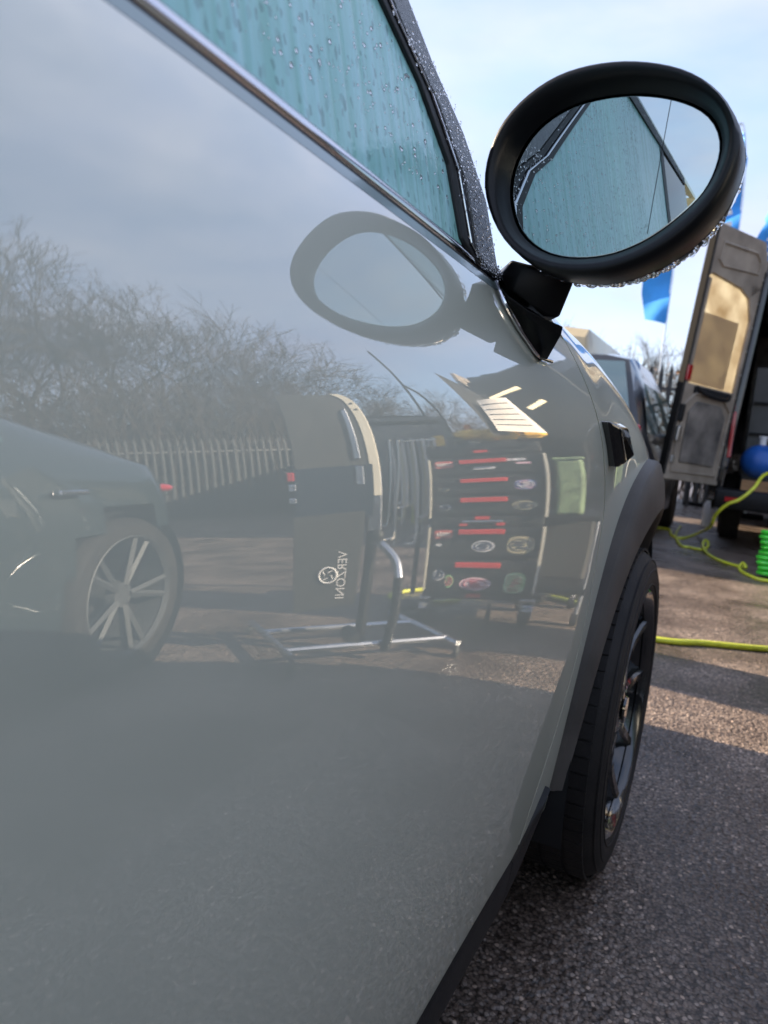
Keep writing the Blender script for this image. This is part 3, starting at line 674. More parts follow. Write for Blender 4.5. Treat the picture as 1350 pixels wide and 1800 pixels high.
def sticker(kind, cx, cz, w_, h_, pw=2.):
    o = roundpatch(cx, cz, w_, h_, -.004, t=.0035, pw=pw).build('sticker', kind, tb)
    ink = {'st_red': 'white', 'st_white': 'navyink', 'st_blue': 'white', 'st_pink': 'redink', 'st_green': 'redink', 'st_tan': 'navyink'}[kind]
    if w_ < .045 or h_ < .02: return o
    e = MB(); rn = random.Random(int(cx * 1e4) + int(cz * 1e3))
    if pw > 4:                                          # script word
        P = [(cx - w_ * .36 + w_ * .72 * t, -.0085, cz + h_ * .22 * math.sin(t * 26)) for t in np.linspace(0, 1, 40)]; e.tube(P, .0022, 4)
    else:
        P = [(cx + w_ * .36 * math.cos(a), -.0085, cz + h_ * .34 * math.sin(a)) for a in np.linspace(0, 2 * math.pi, 18, endpoint=False)]; e.tube(P, .0016, 4, closed=True)
        for k in range(3):
            zz = cz + h_ * (-.16 + .16 * k); e.box((cx + rn.uniform(-.08, .08) * w_, -.009, zz), (w_ * rn.uniform(.2, .42), .002, h_ * .09))
    e.build('emblem', ink, o); return o
M['navyink'] = mat('dark_ink', (.04, .05, .09), .5); M['redink'] = mat('red_ink', (.5, .04, .08), .5)
LV = [(.155, .325), (.33, .49), (.548, .655), (.66, .775), (.78, .905)]
for z0, z1 in LV:
    bb = chestbox(z0, z1)
    MB().box((0, -.002, (z0 + z1) / 2 - .004), (.515, .01, z1 - z0 - .03)).build('drawer_front', 'toolplastic', tb, bevel=.004)
chestbox(.49, .548, .56); chestbox(.905, .985, .565)
MB().box((0, .2, .142), (.58, .44, .025)).build('dolly', 'blackplastic', tb, bevel=.006)
handle(.298); handle(.466); handle(.632); handle(.748); handle(.868, .25)
MB().box((0, -.015, .520), (.22, .015, .012)).build('carry_handle', 'alu', tb, bevel=.003)
for cx in (-.1, .1): MB().box((cx, -.012, .505), (.045, .015, .014)).build('latch', 'red', tb)
MB().box((0, -.012, .93), (.075, .02, .016)).build('latch', 'red', tb); MB().box((0, -.012, .538), (.08, .012, .016)).build('latch', 'red', tb); MB().box((0, -.014, .148), (.08, .015, .016)).build('latch', 'red', tb)
MB().box((0, -.006, .955), (.50, .012, .012)).build('lid_rim', 'toolplastic', tb, bevel=.004)
# stickers: local +x is on the left of the reflected view
sticker('st_red', .205, .858, .10, .045, 5); sticker('st_red', .205, .455, .10, .045, 5)
sticker('st_white', -.01, .825, .12, .018, 5); sticker('st_white', -.17, .868, .085, .016, 5); sticker('st_pink', -.2, .845, .06, .012, 5)
sticker('st_blue', -.2, .712, .085, .058, 3); sticker('st_tan', -.2, .60, .10, .045, 2); sticker('st_white', .2, .597, .07, .028, 2)
sticker('st_white', -.02, .392, .13, .06, 2.); sticker('st_white', .225, .40, .04, .016, 2); sticker('st_tan', -.2, .40, .11, .085, 3)
sticker('st_pink', .0, .205, .18, .065, 2); sticker('st_green', .15, .215, .055, .065, 2); sticker('st_white', .21, .245, .07, .055, 2); sticker('st_green', -.2, .215, .09, .10, 3); sticker('st_red', -.2, .178, .05, .014, 4)
sticker('st_tan', .215, .70, .06, .025, 2)
for sx in (-1, 1):                                      # narrow pale cream side rails
    MB().box((sx * .283, -.008, .72), (.010, .02, .36)).box((sx * .283, -.008, .33), (.010, .02, .32)).build('side_rail', 'palecream', tb)
    MB().box((sx * .288, .20, .75), (.01, .07, .24)).box((sx * .288, .20, .32), (.01, .06, .26)).build('side_plate', 'alu', tb)
for cx, cy in ((-.27, .0), (.27, .0), (-.27, .40), (.27, .40)):
    c_ = empty('caster', (cx, cy, 0)); c_.parent = tb
    MB().lathe([(.006, -.02), (.052, -.018), (.055, 0), (.052, .018), (.006, .02)], 24, (0, 0, .055), 'x', cap=True).build('caster_wheel', 'rubber', c_, True)
    MB().box((-.026, 0, .09), (.005, .05, .09)).box((.026, 0, .09), (.005, .05, .09)).box((0, 0, .135), (.06, .065, .012)).box((0, -.06, .10), (.045, .05, .014), rx=.4).build('caster_fork', 'alu', c_, bevel=.002)
# open lid with a printed sheet: real height above the chest
def azel(az, el, dist, org=(-.015, .55, .83)):
    a, e = R(az), R(el); return np.array(org) + dist * np.array([math.sin(a), math.cos(a), math.tan(e)])
lid = [azel(16.8, 15.4, 2.55), azel(14.2, 11.8, 2.75), azel(11.0, 4.6, 2.75), azel(14.9, 4.4, 2.5)]
def patch(Q, th, curl):
    n_ = 9; A = []
    for b in (0, 1):
        for i in range(n_):
            for j in range(n_):
                u, v = i / (n_ - 1), j / (n_ - 1); p = (Q[0] * (1 - u) + Q[1] * u) * (1 - v) + (Q[3] * (1 - u) + Q[2] * u) * v
                A.append(tuple(p + np.array([0, b * th - curl * math.sin(math.pi * u) * (1 - v), 0])))
    F = []; m_ = n_ * n_
    for i in range(n_ - 1):
        for j in range(n_ - 1):
            q = (i * n_ + j, (i + 1) * n_ + j, (i + 1) * n_ + j + 1, i * n_ + j + 1); F += [q, tuple(k + m_ for k in q[::-1])]
    for i in range(n_ - 1):
        for a, b in ((i * n_, (i + 1) * n_), (i * n_ + n_ - 1, (i + 1) * n_ + n_ - 1), (i, i + 1), (m_ - n_ + i, m_ - n_ + i + 1)): F.append((a, b, b + m_, a + m_))
    return MB().add(A, F)
lo_ = patch(lid, .012, 0).build('raised_lid', 'matteblack', None, True, ang=60); tag(lo_, 'slanted thin black lid raised over the tool chest', 'lid')
sh = [azel(14.7, 10.4, 2.56), azel(11.3, 10.5, 2.60), azel(10.6, 4.6, 2.60), azel(14.3, 5.2, 2.50)]
so_ = patch(sh, .003, .02).build('paper_sheet', 'paper', None, True, ang=60); tag(so_, 'sunlit printed sheet leaning in front of the raised lid', 'paper')
tg = MB()
for k in range(5):
    t = .15 + .16 * k; a = sh[0] * (1 - t) + sh[3] * t; b = sh[1] * (1 - t) + sh[2] * t
    tg.tube([a * (1 - u) + b * u + (0, -.004 - .02 * math.sin(math.pi * u) * (1 - t), 0) for u in np.linspace(.1, .9, 9)], .0022, 4)
tg.build('printed_lines', 'interior', so_)
# clutter on the chest top (world coords from local)
def tl(x, y, z): c, s_ = math.cos(TH), math.sin(TH); x *= .83; return (.73 + c * x - s_ * y, 3.035 + s_ * x + c * y, z)
o = empty('folded_bag', tl(-.08, .06, .99), TH, 'crumpled yellow bag lying on top of the tool chest', 'bag')
bg_ = MB(); 
for k in range(9): bg_.ball((rnd.uniform(-.15, .13), rnd.uniform(-.04, .04), .04 + rnd.random() * .03), .06, 1.3, .8, .7, 8, 5)
bg_.build('bag_body', 'yellow', o); MB().box((-.04, -.05, .035), (.07, .01, .035), ry=.4).build('bag_flap', 'orange', o)
o = MB().box((.21, .05, 1.02), (.055, .03, .075)); o.V = [tl(*v) for v in o.V]; o = o.build('sanding_block', 'yellow', bevel=.004); tag(o, 'upright yellow block at the edge of the tool chest', 'block')
o = empty('polishing_bottle', tl(.03, .12, .985), TH, 'black and orange bottle standing on the tool chest', 'bottle')
MB().lathe([(.03, 0), (.032, .01), (.032, .08), (.015, .10), (.014, .12)], 20, cap=True).build('bottle_body', 'white', o, True); MB().lathe([(.018, .105), (.02, .11), (.02, .15), (.012, .155)], 16, cap=True).build('cap', 'orange', o, True)
for k, (x_, h_, mt_) in enumerate(((.13, .09, 'glass2'), (.09, .075, 'glass2'))):
    o = MB().lathe([(.02, 0), (.022, .01), (.022, h_ * .7), (.01, h_ * .85), (.01, h_)], 16, tl(x_, .1, .985), cap=True).build('small_bottle', mt_, None, True); tag(o, ['taller clear bottle beside the yellow block', 'shorter clear bottle nearer the orange cap'][k], 'bottle')
o = MB().box((-.02, .22, 1.02), (.22, .16, .07)); o.V = [tl(*v) for v in o.V]; o = o.build('tool_case', 'canvas', bevel=.02, smooth=True); tag(o, 'dark soft tool case at the back of the chest top', 'case')
# whip rods standing up from the chest
for k, (a0, a1, lb) in enumerate((((20.9, 9.0), (22.2, 19.5), 'long curved whip rod rising left of the tool chest'), ((19.2, 8.5), (21.3, 13.6), 'shorter curved whip rod rising from the tool chest'))):
    P = [azel(a0[0] - .9 * 0, a0[1] - 3.2, 2.62), azel(a0[0] + .15, a0[1], 2.6), azel((a0[0] + a1[0]) / 2 - .1, (a0[1] + a1[1]) / 2 + .8, 2.58), azel(a1[0], a1[1], 2.55)]
    o = MB().tube(bez(P, 8), .0065, 6).build('whip_rod', 'blackplastic', None, True); tag(o, lb, 'rod')
# rod rack: bent steel rods with coloured grips hanging left of the chest
rk = empty('rod_rack', tl(.36, .02, 0), TH, 'rack of hanging bent steel rods beside the tool chest', 'tool rack')
MB().box((0, .05, 1.03), (.22, .10, .012)).box((-.07, .2, .98), (.02, .3, .02)).build('rack_bar', 'steel', rk)
MB().tube([(.0, .1, 1.03), (.0, .12, .12)], .012, 8).box((0, .12, .06), (.2, .2, .02)).build('rack_post', 'canvas', rk)
for fx_ in ((-.09, .03), (.09, .03), (-.09, .21), (.09, .21)):
    MB().lathe([(.004, -.012), (.026, -.01), (.026, .01), (.004, .012)], 14, (fx_[0], fx_[1], .026), 'x', cap=True).build('caster_wheel', 'rubber', rk, True)
for k in range(13):
    x_ = -.10 + k * .0165; y_ = .01 + .07 * (k % 3); zl = rnd.uniform(.40, .62); gc = ('hose', 'st_tan', 'bluedark', 'white')[k % 4]
    if k < 2: x_ += .0
    rd = MB().tube([(x_, y_, 1.045), (x_, y_, zl + .03), (x_ + .004, y_, zl + .01), (x_ + .02, y_ - .005, zl), (x_ + .05, y_ - .01, zl)], .0085, 6).build('steel_rod', ('paper', 'sunlit_rod', 'white')[k % 3], rk, True)  # pale rod colours stand in for sun highlights on the steel
    MB().tube([(x_, y_, .82 - .1 * (k % 3)), (x_, y_, .66 - .08 * (k % 3))], .008, 6).build('rod_grip', gc, rd)
rd = MB().tube(bez([(.10, 0, 1.04), (.12, 0, .7), (.13, 0, .52), (.16, 0, .50), (.185, 0, .502)], 6), .005, 6).build('steel_rod', 'steel', rk, True)
rd = MB().tube(bez([(.06, -.01, 1.04), (.09, -.01, .62), (.09, -.01, .42), (.11, -.01, .395), (.15, -.01, .392)], 6), .005, 6).build('steel_rod', 'steel', rk, True)

# inspection panel stand
def sl3(u, z, d_=0., P0=(.969, 2.416), nn=(-.4512, -.8924)):
    ux = (.8924, -.4512); return (P0[0] + ux[0] * u + nn[0] * d_, P0[1] + ux[1] * u + nn[1] * d_, z)
stn = empty('panel_stand', (1.0, 2.4, 0), 0, 'black panel and apron on a wheeled steel stand, reflected in the door', 'stand')
def sb(mb, name, mt, **k):
    mb.V = [(v[0] - 1.0, v[1] - 2.4, v[2]) for v in mb.V]; return mb.build(name, mt, stn, **k)
def sprism(P, d0, th): return MB().prism([sl3(u, z, d0) for u, z in P], (-.4512, -.8924, 0), th)
sb(sprism([(.31, 1.30), (.07, 1.295), (.035, 1.26), (.01, 1.10), (.005, .60), (.30, .58), (.30, .85)], 0, .03), 'upper_panel', 'panelgrey', bevel=.006)
fp = bez([(.07, 1.297), (.045, 1.28), (.022, 1.24), (.005, 1.12), (-.005, .9), (-.008, .70)], 5)
fl = MB().loft([[sl3(u + .022, z, .034), sl3(u - .012, z, .034), sl3(u - .018, z, -.02), sl3(u + .02, z, -.02)] for u, z in [(p[0], p[1]) for p in fp]])
sb(fl, 'edge_flange', 'palecream', smooth=True)
for u, z in ((.022, 1.23), (.012, 1.19)):
    sb(MB().ball(sl3(u, z, .034), .006, n=8, m=5), 'bolt', 'dark')
sb(sprism([(.075, 1.18), (.055, 1.20), (.045, .9), (.07, .9)], .03, .01), 'hinge_plate', 'alu', bevel=.003)
sb(sprism([(.07, .86), (.04, .86), (.04, .76), (.07, .76)], .03, .012), 'hinge_plate', 'alu', bevel=.003)
M['navy'] = mat('navy_lower_panel', (.012, .02, .035), .35, coat=.5)
sb(sprism([(.305, .86), (.006, .87), (.006, .60), (.30, .58)], .031, .004), 'lower_panel', 'navy')
sb(MB().box(sl3(.315, .82, .03), (.03, .03, .05), rz=R(-26.8)), 'red_lamp', 'lamp_red', bevel=.005)
sb(MB().box(sl3(.31, .76, .03), (.03, .03, .04), rz=R(-26.8)).box(sl3(.31, .69, .03), (.03, .03, .03), rz=R(-26.8)), 'bracket', 'alu', bevel=.004)
sb(sprism([(.31, .605), (.04, .625), (.055, .215), (.29, .18)], .035, .012), 'apron', 'canvas', bevel=.003)
lg = MB(); P = [sl3(.167 + .034 * math.cos(a), .345 + .034 * math.sin(a), .050) for a in np.linspace(0, 2 * math.pi, 20, endpoint=False)]
lg.tube(P, .0045, 6, closed=True)
for a in (0, 1.57, 3.14, 4.71): lg.tube([sl3(.167 + .012 * math.cos(a), .345 + .012 * math.sin(a), .050), sl3(.167 + .026 * math.cos(a + .7), .345 + .026 * math.sin(a + .7), .050)], .003, 4)
sb(lg, 'logo', 'white')
tc_ = bpy.data.curves.new('lettering', 'FONT'); tc_.body = 'VERZONI'; tc_.size = .05; tc_.extrude = .0006; tc_.align_x = 'CENTER'
to = bpy.data.objects.new('lettering', tc_); COL.objects.link(to); dg = bpy.context.evaluated_depsgraph_get(); me = bpy.data.meshes.new_from_object(to.evaluated_get(dg)); bpy.data.objects.remove(to)
me.materials.append(M['white']); to = bpy.data.objects.new('lettering', me); COL.objects.link(to); to.parent = stn
ax = Vector((.8924, -.4512, 0)); nn_ = Vector((-.4512, -.8924, 0)); up = Vector((0, 0, 1))
mm = Matrix((( -up.x, ax.x, nn_.x), (-up.y, ax.y, nn_.y), (-up.z, ax.z, nn_.z))).to_4x4(); p_ = sl3(.098, .345, .049); mm.translation = Vector((p_[0] - 1, p_[1] - 2.4, p_[2])); to.matrix_local = mm
sb(MB().box(sl3(.0, .68, .0), (.05, .03, .30), rz=R(-26.8)).box(sl3(.0, .60, -.01), (.045, .05, .12), rz=R(-26.8)), 'clamp_block', 'alu', bevel=.004)
sb(MB().tube([sl3(.0, .9, -.02), sl3(.02, .06, -.02)], .022, 12), 'pole', 'blackplastic', smooth=True)
sb(MB().tube([sl3(.07, .07, -.07), sl3(.03, .07, .08)], .03, 12).ball(sl3(-.01, .51, .02), .03), 'clamp_knob', 'rubber', smooth=True)
sb(MB().tube(bez([sl3(.0, .49, .0), sl3(-.04, .46, .03), sl3(-.085, .40, .06), sl3(-.10, .33, .09)], 6), .018, 10), 'handle_arm', 'alu', smooth=True)
sb(MB().tube(bez([sl3(-.10, .335, .09), sl3(-.10, .2, .1), sl3(-.08, .04, .11)], 6), .019, 10), 'lower_arm', 'blackplastic', smooth=True)
B1, B2, B3, B4 = (1.55, 2.47), (1.08, 2.06), (1.07, 2.88), (.60, 2.50)
sb(MB().tube([(*B1, .06), (*B2, .06)], .014, 8), 'base_bar', 'alu'); sb(MB().tube([(*B3, .06), (*B4, .06)], .014, 8), 'base_bar', 'alu')
lerp2 = lambda a, b, t: (a[0] + (b[0] - a[0]) * t, a[1] + (b[1] - a[1]) * t)
for t in (.35, .85): sb(MB().tube([(*lerp2(B1, B2, t), .062), (*lerp2(B3, B4, t), .062)], .013, 8), 'base_bar', 'alu')
for b in (B1, B2, B3, B4): sb(MB().ball((*b, .026), .026, .5, 1, 1, 12, 8), 'caster_wheel', 'rubber', smooth=True)

# light hood with tubes, on its own stand behind the chest
hd = empty('light_hood', (.55, 3.75, 0), 0, 'large dark inspection hood with two lit tubes above the tool chest', 'lamp')
HP = [azel(14.4, 13.2, 3.0), azel(9, 14.6, 3.05), azel(3.2, 15.8, 3.0), azel(4.2, 3.0, 3.0), azel(9.5, 3.2, 3.05), azel(12.8, 7.0, 3.0)]
def hb_(mb, name, mt, **k): mb.V = [(v[0] - .55, v[1] - 3.75, v[2]) for v in mb.V]; return mb.build(name, mt, hd, **k)
hb_(MB().prism(HP, (0, 1, 0), .05), 'hood_panel', 'matteblack', bevel=.01)
for (a1, e1, a2, e2) in ((13.0, 10.5, 9.0, 12.0), (10.3, 8.6, 8.4, 9.8)):
    hb_(MB().tube([azel(a1, e1, 2.93), azel(a2, e2, 2.95)], .012, 8), 'light_tube', 'led')
hb_(MB().tube([azel(9, 4, 3.1), (.62, 3.85, .04)], .02, 10).box((.62, 3.85, .03), (.4, .08, .04)).box((.62, 3.85, .03), (.08, .5, .04)), 'hood_post', 'blackplastic')
# small black trolley with pale green box, right of the chest
def az2(az, dist): p = azel(az, 0, dist); return p
ct = empty('service_trolley', (.57, 3.38, 0), R(-14), 'low black wheeled trolley to the right of the tool chest', 'trolley')
MB().box((0, .0, .53), (.34, .42, .03)).build('top_shelf', 'blackplastic', ct, bevel=.008); MB().box((0, 0, .17), (.34, .42, .03)).build('bottom_shelf', 'blackplastic', ct, bevel=.008); MB().box((0, .12, .35), (.32, .16, .33)).build('drawer_unit', 'canvas', ct, bevel=.01)
for sx in (-.155, .155):
    for sy in (-.19, .19):
        MB().tube([(sx, sy, .06), (sx, sy, .54)], .009, 8).build('post', 'alu', ct, True); MB().lathe([(.004, -.012), (.03, -.01), (.03, .01), (.004, .012)], 14, (sx, sy, .03), 'x', cap=True).build('caster_wheel', 'rubber', ct, True)
o = empty('storage_box', (.47, 3.24, .545), R(-14), 'pale green mottled plastic box on the black trolley', 'box')
MB().box((0, 0, .155), (.085, .13, .31)).build('box_body', 'palegreen', o, bevel=.012); MB().box((0, 0, .318), (.095, .14, .016)).build('box_lid', 'palegreen', o, bevel=.004)
o = MB().box((.64, 3.27, .87), (.10, .02, .03), ry=.5).box((.67, 3.28, .89), (.12, .02, .02), ry=.2).build('red_pliers', 'red', bevel=.004); 
o.location.z = -.31 + .0; tag(o, 'red handled pliers lying on the black trolley', 'pliers')

# dark car parked behind the photographer, tail towards +Y (reflected, lower left)
pc = empty('parked_car', (2.42, .05, 0), 0, 'dark blue car with silver spoked alloy wheels, reflected at the left of the door', 'car')
CXP = 2.42
def side_x(y, zp):                                      # half width of this car at station y
    k = .87
    if y > 1.85: k -= .95 * ((y - 1.85) / .55) ** 2 * .75
    if y < -1.7: k -= .5 * ((-1.7 - y) / .5) ** 2
    return k
def roofz(y): return float(np.interp(y, [-2.2, -1.9, -1.1, -.55, 0, .7, 1.3, 1.75, 2.1, 2.3, 2.42], [.62, .74, .93, 1.26, 1.33, 1.31, 1.17, 1.06, .92, .80, .60]))
def beltz(y): return float(np.interp(y, [-2.2, -1.5, 0, 1.2, 1.9, 2.42], [.64, .86, .90, .93, .92, .62]))
rings = []; stn_y = list(np.linspace(-2.2, 2.42, 94))
for y in stn_y:
    kx = side_x(y, 0); bz = beltz(y); rz_ = max(roofz(y), bz + .01); rg_ = []
    prof_ = [(.96, .22), (.99, .30), (1, .45), (1.0, .60), (.985, .72), (.96, .82), (.93, bz)]
    prof_ = [(a, min(z, bz)) for a, z in prof_]
    ro = [( .93 - .20 * t ** 1.2 * min(1, (rz_ - bz) / .3) - (1 - min(1, (rz_ - bz) / .3)) * .3 * t, bz + (rz_ - bz) * math.sin(t * math.pi / 2)) for t in (.2, .4, .6, .8, .93, 1)]
    prof_ += ro + [(.35, rz_ + .02), (0, rz_ + .03)]
    rings.append([(-kx * a, y, z) for a, z in prof_])
def carmesh(f_, sgn):
    n_ = len(rings[0]); V = [(v[0] * sgn, v[1], v[2]) for r_ in rings for v in r_]; F = []
    for i in range(len(rings) - 1):
        for k in range(n_ - 1):
            q = (i * n_ + k, (i + 1) * n_ + k, (i + 1) * n_ + k + 1, i * n_ + k + 1); cy = sum(V[t][1] for t in q) / 4; cz = sum(V[t][2] for t in q) / 4
            if f_(cy, cz, k): F.append(q)
    return MB().add(V, F)
PWY = (1.68, -1.05)
inwin = lambda y, z, k: 7 <= k <= 10 and -.62 < y < 1.22 and roofz(y) - beltz(y) > .2 and not (.28 < y < .36)
for sgn in (-1, 1):
    s_ = 1 if sgn == -1 else -1
    carmesh(lambda y, z, k: not any(math.hypot(y - w_, z - .33) < .36 for w_ in PWY) and not inwin(y, z, k), s_).build('car_side', 'carblue', pc, True, ang=60)
    carmesh(inwin, s_).build('side_window', 'glassbg', pc, True)
pc.rotation_euler = (0, 0, R(-12)); pc.location = (1.57 + .87 * math.cos(R(12)) - 1.68 * math.sin(R(12)), 1.79 - 1.68 * math.cos(R(12)) - .87 * math.sin(R(12)), 0)
for w_ in PWY:
    for s_ in (-1, 1):
        wh = empty('wheel', (s_ * .86, w_, .33)); wh.parent = pc
        MB().lathe([(.24, 0 * s_), (.25, .008 * s_), (.30, .006 * s_), (.325, -.02 * s_), (.33, -.05 * s_), (.33, -.2 * s_), (.24, -.21 * s_)], 60, (0, 0, 0), 'x').build('tyre', 'tyre', wh, True)
        MB().lathe([(.235, -.2 * s_), (.228, -.03 * s_), (.238, .0), (.246, .004 * s_), (.24, .007 * s_), (.23, -.01 * s_)], 60, (0, 0, 0), 'x').build('rim', 'dullalloy', wh, True, ang=40)
        MB().lathe([(.36, 0), (.36, -.25 * s_), (.02, -.252 * s_)], 32, (.0 * s_, 0, 0), 'x').build('wheel_well', 'dark', wh)
        MB().lathe([(.01, -.03 * s_), (.05, -.03 * s_), (.06, -.06 * s_)], 24, (0, 0, 0), 'x', cap=True).build('hub', 'dullalloy', wh, True)
        for k in range(5):
            for dd in (-.16, .16):
                a = 2 * math.pi * k / 5 + 1.25; ca, sa = math.cos(a), math.sin(a); ca2, sa2 = math.cos(a + dd), math.sin(a + dd)
                pr_ = (-sa * .014, ca * .014)
                MB().loft([[(h * s_, ca * .04 + ex * pr_[0], sa * .04 + ex * pr_[1]) for h, ex in ((-.03, -1), (-.02, 0), (-.03, 1), (-.06, 0))], [(h * s_, ca2 * .23 + ex * pr_[0] * .9, sa2 * .23 + ex * pr_[1] * .9) for h, ex in ((-.01, -1), (.0, 0), (-.01, 1), (-.05, 0))]]).build('spoke', 'dullalloy', wh)
MB().box((-.872, 1.36, .79), (.03, .13, .024)).build('door_handle', 'chrome', pc, bevel=.006)
MB().box((.872, 1.36, .79), (.03, .13, .024)).build('door_handle', 'chrome', pc, bevel=.006)
for s_ in (-1, 1): MB().ball((s_ * .72, 2.10, .80), .06, .9, 1.0, .45, 16, 8).build('tail_light', 'lamp_red', pc, True)
MB().box((0, -.0, .25), (1.5, 4.2, .1)).build('underbody', 'dark', pc)
MB().box((0, .2, .75), (1.4, 2.2, .3)).build('cabin', 'interior', pc)

# ------------------------------------------------------------------ generic van
def van(name, loc, rz, label, paint, scale=1., open_doors=False):
    v = empty(name, loc, rz, label, 'van'); v.scale = (scale,) * 3
    W_, Lg, H = 1.0, 5.6, 2.6
    # body sides as thick shells leaving the rear open; local: rear plane y=0, body towards +y, width +-W
    prof = [(-.97, .35), (-1.0, .6), (-1.0, 1.2), (-.96, 1.7), (-.88, 2.35), (-.78, 2.56), (-.6, 2.63), (0, 2.66)]
    prof = prof + [(-x, z) for x, z in prof[-2::-1]]
    nz = [(1., 0.), (1., 3.9), (.99, 4.3), (.96, 4.9), (.9, 5.4), (.8, 5.6)]
    top_ = lambda y: float(np.interp(y, [0, 3.9, 4.3, 4.75, 5.0, 5.6], [2.66, 2.66, 2.45, 1.55, 1.32, 1.0]))
    rg_ = []
    for y in np.linspace(0, 5.6, 40):
        k = float(np.interp(y, [a[1] for a in nz], [a[0] for a in nz])); t_ = top_(y)
        rg_.append([(x * k, y, z if z < t_ else t_ + (z - 2.66) * .05) for x, z in prof])
    MB().loft(rg_, False, False).build('body_shell', paint, v, True, ang=40)
    MB().box((0, 2.7, .45), (1.86, 5.2, .16)).build('floor', 'vangrime', v)
    MB().box((0, 3.7, 1.5), (1.7, .03, 2.0)).build('bulkhead', 'vangrime', v)
    for y in (1.3, 4.55):
        for s_ in (-1, 1):
            wh = empty('wheel', (s_ * .93, y, .34)); wh.parent = v
            MB().lathe([(.01, .0), (.2, 0), (.21, .01 * s_), (.31, .005 * s_), (.34, -.03 * s_), (.34, -.2 * s_), (.01, -.21 * s_)], 40, (0, 0, 0), 'x').build('tyre', 'tyre', wh, True, ang=40)
    for s_ in (-1, 1): MB().box((s_ * .89, -.02, 1.45), (.12, .05, 2.05), ry=s_ * -.075).build('rear_pillar', 'gloss', v, bevel=.015)
    MB().box((0, -.10, .47), (1.9, .22, .18)).build('rear_bumper', 'blackplastic', v, bevel=.03, smooth=True)
    MB().box((0, -.02, 2.53), (1.7, .05, .14)).build('rear_header', paint, v, bevel=.02)
    return v
def vandoor(par, hx, ang, side, mtin='vanin'):           # door hinged at (hx,0), opening by ang; local x from hinge outwards
    d = empty('rear_door', (hx, -.04, 0)); d.parent = par; d.rotation_euler = (0, 0, ang)
    W_, Z0, Z1, s_ = .78, .58, 2.74, side
    oc_ = [(0, Z0), (0, Z1 - .18), (.10, Z1), (W_, Z1), (W_, Z0)]
    pts_ = lambda P, y: [(s_ * x, y, z) for x, z in P]
    # frame pieces round the window opening
    ox = lambda z: .0
    fr_ = [[(0, Z0), (W_, Z0), (W_, 1.42), (0, 1.42)], [(0, 1.42), (.07, 1.42), (.07, 2.06), (.16, 2.24), (.16, 2.36), (0, 2.36)], [(W_ - .07, 1.42), (W_, 1.42), (W_, 2.30), (W_ - .07, 2.30)], [(0, 2.36), (.16, 2.24), (.3, 2.30), (W_ - .07, 2.34), (W_, 2.30), (W_, Z1), (.10, Z1), (0, Z1 - .18)]]
    for P in fr_: MB().prism(pts_(P, 0), (0, 1, 0), .055).build('door_panel', mtin, d, bevel=.006)
    gq = [(.05, 1.40), (W_ - .05, 1.40), (W_ - .05, 2.36), (.28, 2.34), (.14, 2.28), (.05, 2.1)]
    MB().prism(pts_(gq, .025), (0, 1, 0), .006).build('door_window', 'glassvan', d)
    MB().prism(pts_([(.20, 1.43), (W_ - .075, 1.43), (W_ - .075, 2.02), (.20, 2.02)], .033), (0, 1, 0), .004).build('window_sticker', 'paper_tan', d)
    MB().prism(pts_([(.14, .74), (.62, .74), (.64, 1.18), (.56, 1.28), (.22, 1.28), (.13, 1.18)], .056), (0, 1, 0), .016).build('lower_trim', 'vangrime', d, bevel=.012)
    MB().tube([(s_ * x, .058, z) for x, z in ((.08, .66), (.70, .66), (.71, 1.24), (.60, 1.345), (.2, 1.345), (.07, 1.24))], .013, 6, closed=True).build('pressed_rib', mtin, d, True)
    MB().tube([(s_ * x, .058, z) for x, z in ((.12, 2.46), (.62, 2.42), (.68, 2.46), (.67, 2.60), (.2, 2.62), (.12, 2.56))], .012, 6, closed=True).build('pressed_rib', mtin, d, True)
    MB().tube(bez([(s_ * x, y, z) for x, y, z in ((.12, .06, 1.39), (.2, .10, 1.345), (.34, .11, 1.335), (.5, .10, 1.35), (.6, .06, 1.40))], 5), .018, 8).build('grab_handle', 'blackplastic', d, True)
    MB().box((s_ * .38, .062, 1.375), (.5, .012, .06)).build('recess_shade_strip', 'dark', d, bevel=.004)  # near-black strip stands in for the shade of a handle recess
    MB().box((s_ * (W_ - .03), .064, 1.50), (.055, .02, .13)).build('reflector', 'lamp_red', d, bevel=.004)
    MB().box((s_ * (W_ - .055), .07, .98), (.05, .035, .13)).build('door_lock', 'steel', d, bevel=.01); MB().box((s_ * (W_ - .06), .065, .76), (.04, .02, .06)).build('door_lock', 'alu', d, bevel=.006)
    MB().box((s_ * (W_ - .045), .068, 1.16), (.05, .03, .15)).build('latch_cover', 'blackplastic', d, bevel=.01)
    MB().prism(pts_([(W_ + .0015, Z0), (W_ + .008, Z0), (W_ + .008, Z1), (W_ + .0015, Z1)], -.004), (0, 1, 0), .062).build('door_edge', 'edgeblack', d)
    for k in range(9): MB().lathe([(.009, .055), (.009, .061), (.002, .063)], 8, (s_ * (.03 + .004 * (k % 2)), 0, .75 + .21 * k), 'y', cap=True).build('screw', 'steel', d)
    MB().tube([(s_ * .02, .06, z) for z in (.62, 1.5, 2.5)], .008, 6).build('door_seal', 'rubber', d); MB().tube([(s_ * (W_ - .012), .058, z) for z in (.62, 1.5, 2.7)], .008, 6).build('door_seal', 'rubber', d)
    return d
M['paper_tan'] = glassmat('faded_film', (.2, .2, .2), (.88, .80, .66), .98, False, .3)
for n_ in M['paper_tan'].node_tree.nodes:
    if n_.type == 'MIX_SHADER' and abs(n_.inputs[0].default_value - .12) < .01: n_.inputs[0].default_value = .8
vn = van('work_van', (.82, 7.55, 0), 0, 'dark high roof work van with its rear doors open behind the front wheel', 'vandark')
vandoor(vn, -1.01, R(180 - (-58.5)) if False else R(-122), 1) if False else None
